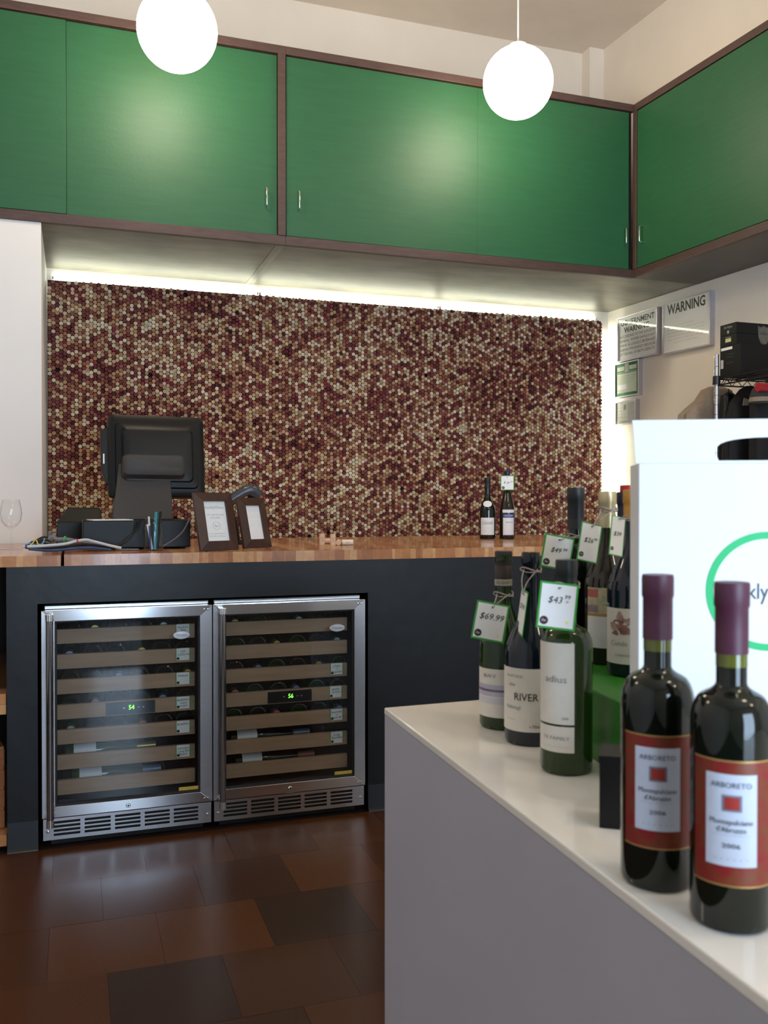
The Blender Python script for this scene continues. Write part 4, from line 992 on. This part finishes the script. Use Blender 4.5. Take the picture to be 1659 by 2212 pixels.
# white wine carrier
C0 = at(1379, 1300, 1.13); cu_ = (_R * math.cos(.13) - V((_F.x, _F.y, 0)).normalized() * math.sin(.13)); cu_.z = 0; cu_.normalize()
cb_ = V((-cu_.y, cu_.x, 0))
cb_ = (Matrix.Rotation(-.0, 3, 'Z') @ cb_)
CWd, CDp = .315, .075
czt = at(1500, 908, 1.13).z; czf = at(1500, 1001, 1.13).z
def cz(a, b, z): p = C0 + cu_ * a + cb_ * b; return V((p.x, p.y, z))
car = thing('wine_carrier', 'white cardboard wine carrier with green ring logo and hand slot', 'wine carrier', cz(CWd / 2, CDp / 2, ZI))
skew = -.011
def cs(a, b, z): return cz(a, b, z)
M_carton = pm('white_carton', (238, 240, 244), .45, var=(12, .015))
pmb(car, MB().prism([cs(0, 0, ZI + .0005), cs(CWd, 0, ZI + .0005), cs(CWd, CDp, ZI + .0005), cs(0, CDp, ZI + .0005)], (0, 0, czf - ZI - .0005)), 'body', M_carton, bevel=.0012)
# handle flap with a real slot
sl0, sl1 = at(1540, 990, 1.13), at(1755, 990, 1.13)
aa0, aa1 = (sl0 - C0).dot(cu_), (sl1 - C0).dot(cu_); hz0_, hz1_ = at(1600, 996, 1.13).z, at(1600, 947, 1.13).z
fy = .003
outer = [(-.008, czt), (-.004, czf), (CWd, czf), (CWd, czt)]
slot = [(aa0 + .004, hz0_)] + [(aa0 + (aa1 - aa0) * (.5 - .5 * math.cos(PI * k / 14)), hz0_ + .008 + (hz1_ - hz0_ - .008) * math.sin(PI * k / 14) ** .55) for k in range(15)] + [(aa1 - .004, hz0_)]
import bmesh
def plate_with_hole(outer, hole, y0, y1):
    bm = bmesh.new()
    def loop(pts, y): vs = [bm.verts.new((x, y, z)) for x, z in pts]; return vs, [bm.edges.new((vs[i], vs[(i + 1) % len(vs)])) for i in range(len(vs))]
    faces = []
    L0 = [loop(outer, y0), loop(hole, y0)]; L1 = [loop(outer, y1), loop(hole, y1)]
    for Ls in (L0, L1): bmesh.ops.triangle_fill(bm, use_beauty=True, use_dissolve=False, edges=Ls[0][1] + Ls[1][1])
    for a, b in ((L0[0][0], L1[0][0]), (L0[1][0], L1[1][0])):
        for i in range(len(a)): bm.faces.new((a[i], a[(i + 1) % len(a)], b[(i + 1) % len(b)], b[i]))
    bmesh.ops.recalc_face_normals(bm, faces=bm.faces)
    bm.verts.index_update()
    r = ([tuple(v.co) for v in bm.verts], [tuple(v.index for v in f.verts) for f in bm.faces]); bm.free(); return r
vs, fs = plate_with_hole(outer, slot, 0, fy)
fl_ = MB().add([cz(x, y, z) for x, y, z in vs], fs); pmb(car, fl_, 'handle_flap', M_carton)
# ring logo
cc = at(1648, 1274, 1.13); ca_ = (cc - C0).dot(cu_); rr_ = 131 / FPX * 1.13 * .965; rw = .0085; n = 64
vs = []
for k in range(n):
    a = 2 * PI * k / n
    for q in (rr_, rr_ - rw): vs.append(cz(ca_ + q * math.cos(a), -.0006, cc.z + q * math.sin(a)))
ring = MB().add(vs, [(2 * k, 2 * ((k + 1) % n), 2 * ((k + 1) % n) + 1, 2 * k + 1) for k in range(n)])
body_ = [c for c in car.children if c.name.startswith('body')][0]
ro = ring.build('logo_ring', pm('emerald_print', (20, 196, 116), .45, var=(40, .03)), body_)
ro.matrix_parent_inverse = Matrix.Identity(4)
m = MB(); text_flat(m, 'franklyWines', cz(ca_, -.0007, cc.z - .001), cu_, (0, 0, 1), .028, .116); m.build('lettering', pm('slate_print', (60, 74, 96), .45, var=(40, .03)), body_)

# ------------------------------------------------------------------ signs on the right wall
rn_ = V((-1, -.07, 0)).normalized(); rr2 = V((.07, -1, 0)).normalized()
M_labw2 = pm('bright_sign_paper', (252, 252, 246), .6, var=(60, .01))
def on_wall(x, y, off):
    d_ = ray(x, y); k = (3.56 + .07 * 5.5 - off - (CAM.x + .07 * CAM.y)) / (d_.x + .07 * d_.y); return CAM + d_ * k
M_sfr = pm('silver_sign_frame', (188, 184, 190), .35, .5, var=(30, .05))
def sign(label, tl, br, off, paper, fn, name='framed_sign', fr=.008):
    a = on_wall(*tl, off); b = on_wall(*br, off); w = (b - a).dot(rr2); h = a.z - b.z
    t = thing(name, label, 'sign', V((a.x, a.y, b.z)))
    up = V((0, 0, 1)); o = V((0, 0, 0))
    def P(x, y, z=0): return o + rr2 * x + up * y + rn_ * z
    def slab(x0, y0, x1, y1, z0, z1): return MB().prism([P(x0, y0, z0), P(x1, y0, z0), P(x1, y1, z0), P(x0, y1, z0)], rn_ * (z1 - z0))
    slab(fr, fr, w - fr, h - fr, -off + .002, -.006).build('backing', paper, t)
    for q in ((0, 0, w, fr), (0, h - fr, w, h), (0, fr, fr, h - fr), (w - fr, fr, w, h - fr)): slab(*q, -off + .001, 0).build('frame_bar', M_sfr, t)
    slab(fr, fr, w - fr, h - fr, -.003, -.0015).build('glazing', M_signg, t)
    pap = [c for c in t.children if c.name.startswith('backing')][0]
    def T(s, x, y, size, wd=None, mat=M_ink):
        m = MB(); text_flat(m, s, P(x * w, y * h, -.0055), rr2, up, size * h, wd * w if wd else None); m.build('lettering', mat, pap)
    def R_(x0, y0, x1, y1, mat, nm, z=0): slab(x0 * w, y0 * h, x1 * w, y1 * h, -.0058 + z, -.0056 + z).build(nm, mat, pap)
    fn(T, R_); return t
olive = pm('olive_black_ink', (72, 74, 56), .6, var=(60, .05)); olive2 = pm('olive_grey_ink', (150, 152, 120), .6, var=(60, .05))
def s1(T, R_):
    T('#GOVERNMENT', .5, .845, .17, .84, olive); T('#WARNING:', .5, .68, .17, .66, olive)
    for k, s in enumerate(['ACCORDING TO THE SURGEON', 'GENERAL, WOMEN SHOULD NOT', 'DRINK ALCOHOLIC BEVERAGES', 'DURING PREGNANCY BECAUSE', 'OF THE RISK OF BIRTH DEFECTS.']): T(s, .5, .545 - k * .098, .085, .88, olive)
def s2(T, R_):
    T('#WARNING', .5, .84, .27, .80, olive)
    for k, wd in enumerate((.36, .78, .80, .76, .74, .5)): T('------ ---- ------- ---' if k % 2 else '--- ------ --- -- -----', .48, .52 - k * .065, .05, wd, olive2)
gm = pm('certificate_green', (34, 128, 78), .55, var=(40, .3))
def s3(T, R_):
    R_(.03, .03, .97, .97, gm, 'green_border'); R_(.10, .12, .90, .72, pm('certificate_paper', (214, 226, 204), .6, var=(30, .04)), 'certificate_field', .0004); R_(.10, .76, .40, .88, MATS['certificate_paper'], 'certificate_field', .0004); R_(.60, .76, .90, .88, MATS['certificate_paper'], 'certificate_field', .0004)
    R_(.42, .72, .58, .95, pm('seal_grey', (196, 206, 190), .6, var=(30, .1)), 'seal', .0006)
    R_(.12, .68, .88, .705, gm, 'title_bar', .0008)
    for k in range(4): R_(.16, .60 - k * .06, .84, .605 - k * .06, olive2, 'print_line', .0008)
    R_(.12, .22, .50, .36, M_card, 'name_patch', .0008)
def s4(T, R_):
    R_(.40, .62, .52, .84, olive2, 'crest', .0004); R_(.60, .08, .90, .90, pm('grey_stub', (196, 198, 196), .6, var=(30, .05)), 'stub', .0004)
    for k in range(5): R_(.08, .2 + k * .13, .34, .207 + k * .13, olive2, 'print_line', .0004)
    R_(.2, .12, .6, .15, olive2, 'print_line', .0008); R_(.06, .30, .62, .305, olive, 'print_line', .0008)
sign('framed government warning sign in the corner by the cork panel', (1333, 688), (1419, 764), .035, M_labw2, s1)
sign('framed sign headed WARNING in bold capitals on the right wall', (1431, 657), (1533, 744), .04, M_labw2, s2)
sign('green bordered licence certificate in a silver frame', (1327, 787), (1379, 852), .035, M_labw, s3)
sign('small pale certificate in a silver frame below the green one', (1328, 869), (1373, 914), .035, pm('pale_green_paper', (216, 220, 208), .6, var=(30, .03)), s4)

# ------------------------------------------------------------------ wire rack on the right
RX0, RX1 = 3.225, 3.625; RY1, RY0 = 3.955, 2.75; RZ = 1.915
rk = thing('wire_rack', 'black wire shelving rack with chrome posts against the right wall', 'rack', (RX0, RY1, 0))
M_post = pm('chrome_post', (200, 200, 205), .2, .9, var=(30, .05))
for x, y in ((RX0, RY1), (RX1, RY1), (RX0, RY0), (RX1, RY0)):
    po_ = MB().tube([(x, y, 0), (x, y, 2.045)], .0125, 14); p_ = pmb(rk, po_, 'post', M_post, smooth=True)
    for z in [.12 + .0254 * 2 * k for k in range(37)]:
        pass
    g = MB()
    for k in range(38): g.lathe([(.0126, .1 + k * .0508), (.0128, .1014 + k * .0508), (.0126, .1028 + k * .0508)], 12, (x, y, 0))
    g.build('post_groove', M_rack, p_).matrix_parent_inverse = Matrix.Identity(4)
    cl = MB()
    for z in (RZ - .03, .95, .25): cl.lathe([(.0127, z), (.021, z), (.019, z + .045), (.0127, z + .045)], 14, (x, y, 0))
    pmb(rk, cl, 'collar', M_rack)
def wire_shelf(z):
    w = MB()
    for dz in (0, -.034):
        for a, b in (((RX0, RY0), (RX0, RY1)), ((RX1, RY0), (RX1, RY1)), ((RX0, RY0), (RX1, RY0)), ((RX0, RY1), (RX1, RY1))): w.tube([(*a, z + dz), (*b, z + dz)], .0042, 6)
    for x in (RX0, RX1):
        n_ = 34; pts = [(x, RY0 + (RY1 - RY0) * k / n_, z - (.034 if k % 2 else 0)) for k in range(n_ + 1)]; w.tube(pts, .0026, 5)
    for y in (RY0, RY1):
        n_ = 12; pts = [(RX0 + (RX1 - RX0) * k / n_, y, z - (.034 if k % 2 else 0)) for k in range(n_ + 1)]; w.tube(pts, .0026, 5)
    for k in range(1, 46): y = RY0 + (RY1 - RY0) * k / 46; w.tube([(RX0, y, z + .003), (RX1, y, z + .003)], .0018, 5)
    for k in range(1, 4): x = RX0 + (RX1 - RX0) * k / 4; w.tube([(x, RY0, z - .002), (x, RY1, z - .002)], .003, 5)
    return pmb(rk, w, 'wire_shelf', M_rack)
for z in (RZ, .98, .28): wire_shelf(z)
# presentation boxes
M_boxb = pm('black_box_card', (15, 14, 14), .5, var=(30, .1), spec=.3); M_silv = pm('silver_print', (170, 168, 160), .4, .3, var=(60, .05))
def pbox(label, x0, x1, y0, y1, z0, z1, fn):
    t = thing('presentation_box', label, 'box', ((x0 + x1) / 2, (y0 + y1) / 2, z0)); o = t.location
    b = pmb(t, MB().box((x0, y0, z0), (x1, y1, z1)), 'carton', M_boxb, bevel=.001)
    fn(b, lambda m: m); return t
q0 = on_x(1555, 760, RX0 + .004); q1 = on_x(1590, 760, RX0 + .004)
bx0 = RX0 + .006; by1 = RY1 - .02; 
by0 = on_x(1590.5, 760, bx0).y
zz0 = RZ + .006; zz1 = on_x(1592, 742, bx0).z; zz2 = on_x(1590, 719, bx0).z; zz3 = on_x(1590, 695, bx0).z
def bt1(b, f):
    m = MB(); text_flat(m, 'Dom Perignon', (bx0 - .0006, (by0 + by1) / 2, zz2 + .040), (0, -1, 0), (0, 0, 1), .018, (by1 - by0) * .5, .3); m.build('lettering', M_silv, b)
    m = MB().add([(bx0 - .0006, (by0 + by1) / 2 + .008, zz2 + .022), (bx0 - .0006, (by0 + by1) / 2 - .008, zz2 + .022), (bx0 - .0006, (by0 + by1) / 2 - .006, zz2 + .010), (bx0 - .0006, (by0 + by1) / 2, zz2 + .004), (bx0 - .0006, (by0 + by1) / 2 + .006, zz2 + .010)], [(0, 1, 2, 3, 4)]); m.build('shield_mark', M_silv, b)
def bt2(b, f):
    yc = (by0 + by1) / 2; MB().box((bx0 - .0008, yc - .022, zz1 + .018), (bx0 - .0002, yc + .02, zz1 + .036)).build('label_patch', pm('pale_yellow_label', (206, 210, 150), .5, var=(200, .3)), b)
    MB().box((bx0 - .0008, yc - .022, zz1 + .040), (bx0 - .0002, yc + .02, zz1 + .043)).build('label_line', M_silv, b)
def bt3(b, f):
    MB().box((bx0 - .0008, by0 + .03, zz1 - .022), (bx0 - .0002, by1 - .008, zz1 - .008)).build('label_strip', M_card, b)
    MB().box((bx0 - .0008, by1 - .026, zz1 - .115), (bx0 - .0002, by1 - .006, zz1 - .07)).build('barcode_label', pm('barcode_print', (190, 188, 188), .6, var=(400, .5, (1, 1, .1))), b)
    for z in (.045, .06, .09): MB().box((bx0 - .0008, by0 + .02, zz1 - z - .002), (bx0 - .0002, by0 + .075, zz1 - z)).build('print_line', pm('faint_print', (70, 70, 70), .5, var=(60, .05)), b)
pbox('tallest black presentation box, bottom of the stack on the wire rack', bx0 - .0, RX1 - .02, by0 - .03, by1, zz0, zz1, bt3)
pbox('flat black presentation box in the middle of the rack stack', bx0, RX1 - .03, by0, by1, zz1 + .0006, zz2, bt2)
pbox('flat black presentation box with silver script, top of the rack stack', bx0, RX1 - .03, by0, by1, zz2 + .0006, zz3, bt1)
top_b = [o for o in bpy.data.objects if o.get('label', '').startswith('flat black presentation box with silver')][0].children[0]
shc = on_y(1650, 725, by0 - .0008)
shv = [(-.038, .05), (-.02, .042), (0, .05), (.02, .042), (.038, .05), (.036, -.005), (.022, -.038), (0, -.055), (-.022, -.038), (-.036, -.005)]
MB().add([(shc.x + x, by0 - .0008, shc.z + z) for x, z in shv], [tuple(range(9, -1, -1))]).build('shield_emblem', pm('dull_silver_foil', (110, 106, 98), .4, .4, var=(60, .2)), top_b)
m = MB(); text_flat(m, 'VINTAGE', (shc.x, by0 - .0012, shc.z + .008), (1, 0, 0), (0, 0, 1), .014, .046); m.build('lettering', M_boxb, top_b)
# champagne bottle lying on the rack shelf, gold foil end outward, and a white disc
gb = at(1631, 777, 4.35); fz = RZ + .006
fb = thing('champagne_bottle', 'champagne bottle with gold foil lying on the wire rack', 'wine bottle', (3.42, 3.30, fz + .044), math.radians(12))
MB().lathe([(0, 0), (.040, 0), (.043, .006), (.043, .16), (.034, .20), (.018, .25), (.0155, .30)], 28, axis='x').xf(Matrix.Rotation(PI, 4, 'Z')).build('glass', M_gblk, fb, smooth=True)
MB().lathe([(.020, .245), (.0175, .27), (.019, .285), (.0205, .30), (.020, .318), (.012, .328), (0, .330)], 24, axis='x').xf(Matrix.Rotation(PI, 4, 'Z')).build('foil', pm('gold_champagne_foil', (196, 140, 50), .28, .8, var=(60, .2), bump=(120, .3)), fb, smooth=True)
fb.location = (3.53, 3.36, fz + .044)
dk = thing('round_plate', 'white round disc standing on the wire rack beside the gold foil', 'plate', (3.40, 3.14, fz))
MB().lathe([(0, -.003), (.070, -.003), (.072, 0), (.070, .003), (0, .003)], 40, (0, 0, .072), 'y').build('disc', M_card, dk, smooth=True)
MB().lathe([(.062, -.0036), (.064, -.0036)], 40, (0, 0, .072), 'y').build('rim_line', M_inkg, dk)
# hanging clothes on the rack
def cloth(name, label, cat, base, secs, mat, hook=True, extra=None):
    """secs: list of (z, halfwidth along Y, halfdepth along X, cx, cy)"""
    t = thing(name, label, cat, base); n_ = 28; vs = []
    for i, (z, hw_, hd_, ox, oy) in enumerate(secs):
        for k in range(n_):
            a = 2 * PI * k / n_; fold = 1 + .10 * math.sin(a * 5 + i * .4) * min(1, i / 3)
            vs.append((ox + hd_ * math.cos(a) * fold, oy + hw_ * math.sin(a) * fold, z))
    fs = []
    for i in range(len(secs) - 1):
        for k in range(n_): fs.append((i * n_ + k, (i + 1) * n_ + k, (i + 1) * n_ + (k + 1) % n_, i * n_ + (k + 1) % n_))
    fs += [tuple(range(n_)), tuple(range(len(secs) * n_ - 1, (len(secs) - 1) * n_ - 1, -1))]
    o = MB().add(vs, fs).build('cloth', mat, t, smooth=True)
    if hook: MB().tube([(secs[0][3], secs[0][4], secs[0][0] - .01), (secs[0][3], secs[0][4], RZ - .038 - base[2])], .004, 6).build('hanger_hook', M_rack, t)
    return t
M_tan = pm('tan_canvas', (150, 132, 114), .9, var=(30, .12), bump=(200, .15)); M_blkc = pm('black_fabric', (17, 16, 18), .8, var=(20, .2), bump=(150, .2))
M_gcl = pm('dark_grey_cloth', (58, 54, 52), .9, var=(20, .2))
def hang(px, py, X): p = on_x(px, py, X); return (p.x, p.y, 0), p.z
b_, zt = hang(1549, 836, 3.42)
cloth('hanging_coat', 'tan canvas coat hanging at the far end of the wire rack', 'coat', (b_[0], max(b_[1], 4.08), 0), [(zt, .02, .05, 0, 0), (zt - .02, .05, .10, 0, 0), (zt - .08, .06, .13, -.01, 0), (zt - .16, .07, .19, -.05, 0), (zt - .5, .08, .22, -.07, 0), (zt - .9, .08, .22, -.07, 0)], M_tan, False)
b_, zt = hang(1574, 846, 3.36)
cloth('hanging_coat', 'glossy black garment hanging next to the rack post', 'coat', b_, [(zt, .012, .015, 0, 0), (zt - .02, .03, .045, .0, 0), (zt - .07, .04, .07, .02, 0), (zt - .2, .04, .08, .02, 0), (zt - .6, .04, .09, .02, 0)], pm('glossy_black_fabric', (15, 15, 17), .3, var=(20, .2), bump=(60, .2)))
b_, zt = hang(1619, 834, 3.40)
jk = cloth('hanging_coat', 'black jacket with small white patch hanging from the wire rack', 'coat', b_, [(zt, .012, .02, 0, 0), (zt - .02, .03, .06, 0, 0), (zt - .09, .04, .12, 0, 0), (zt - .20, .045, .15, 0, 0), (zt - .6, .045, .16, 0, 0), (zt - .88, .045, .16, 0, 0)], M_blkc)
pp_ = on_y(1611, 868, b_[1] - .052) - V(b_)
MB().prism([pp_ + V((-.018, 0, -.020)), pp_ + V((.018, 0, -.018)), pp_ + V((.022, 0, .012)), pp_ + V((-.010, 0, .020))], (0, .004, 0)).build('patch', M_inkg, jk)
b_, zt = hang(1655, 838, 3.36)
cloth('hanging_coat', 'dark jacket hanging at the near side of the wire rack', 'coat', (b_[0], b_[1], 0), [(zt, .012, .015, 0, 0), (zt - .02, .03, .05, 0, 0), (zt - .09, .045, .09, 0, 0), (zt - .3, .05, .11, .02, 0), (zt - .7, .05, .12, .02, 0), (zt - .86, .05, .12, .02, 0)], M_blkc)
cp = thing('knit_cap', 'grey cap tucked among the coats on the wire rack', 'cap', on_x(1643, 864, 3.26))
MB().lathe([(.0, .075), (.02, .072), (.04, .055), (.052, .02), (.054, -.01), (.048, -.02), (0, -.02)], 24).build('crown', M_gcl, cp, smooth=True)
MB().lathe([(.054, -.01), (.056, 0), (.053, .012)], 24).build('brim', M_tan, cp, smooth=True)
ro0 = on_x(1637, 836, 3.20); um = thing('red_tube', 'red cardboard tube held up under the wire shelf', 'tube', ro0)
MB().tube([(0, 0, 0), (.26, .0, -.002)], .022, 18).build('tube', pm('red_card', (170, 26, 38), .4, var=(40, .05)), um, smooth=True)

# ------------------------------------------------------------------ pendant lamps
M_globe = pm('opal_glass_globe', (255, 252, 245), .3, var=(3, .005), emit=((1, .84, .64), 24))
def pendant(label, px, py):
    c = on_y(px, py, 4.07); t = thing('pendant_lamp', label, 'lamp', c, group=None)
    MB().lathe([(.174 * math.sin(PI * k / 28), -.174 * math.cos(PI * k / 28)) for k in range(29)], 48).build('globe', M_globe, t, smooth=True)
    MB().lathe([(0, .184), (.045, .184), (.05, .175), (.055, .1645)], 28).build('fitter_cap', M_card, t, smooth=True)
    MB().tube([(0, 0, .182), (0, 0, ZCEIL - c.z - .03)], .0042, 8).build('cord', M_card, t, smooth=True)
    MB().lathe([(.055, ZCEIL - c.z - .0005), (.055, ZCEIL - c.z - .018), (.02, ZCEIL - c.z - .034), (0, ZCEIL - c.z - .034)], 28).build('ceiling_rose', M_card, t, smooth=True)
    return t
pendant('white globe pendant lamp in front of the wide cabinet doors', 1119, 178)
pendant('white globe pendant lamp in front of the cabinet above the white wall end', 383, 65)
def pendant_at(label, p):
    src = [o for o in bpy.data.objects if o.name == 'pendant_lamp'][0]; t = copy_tree(src); t.location = p; t['label'] = label
z_l = [o for o in bpy.data.objects if o.name == 'pendant_lamp'][0].location.z
pendant_at('globe pendant lamp over the display island, inside the shop', V((1.5, .3, z_l)))
pendant_at('globe pendant lamp above the open floor, before the fridges', V((-1.8, 2.9, z_l)))
pendant_at('globe pendant lamp near the shop window', V((2.3, -1.2, z_l)))
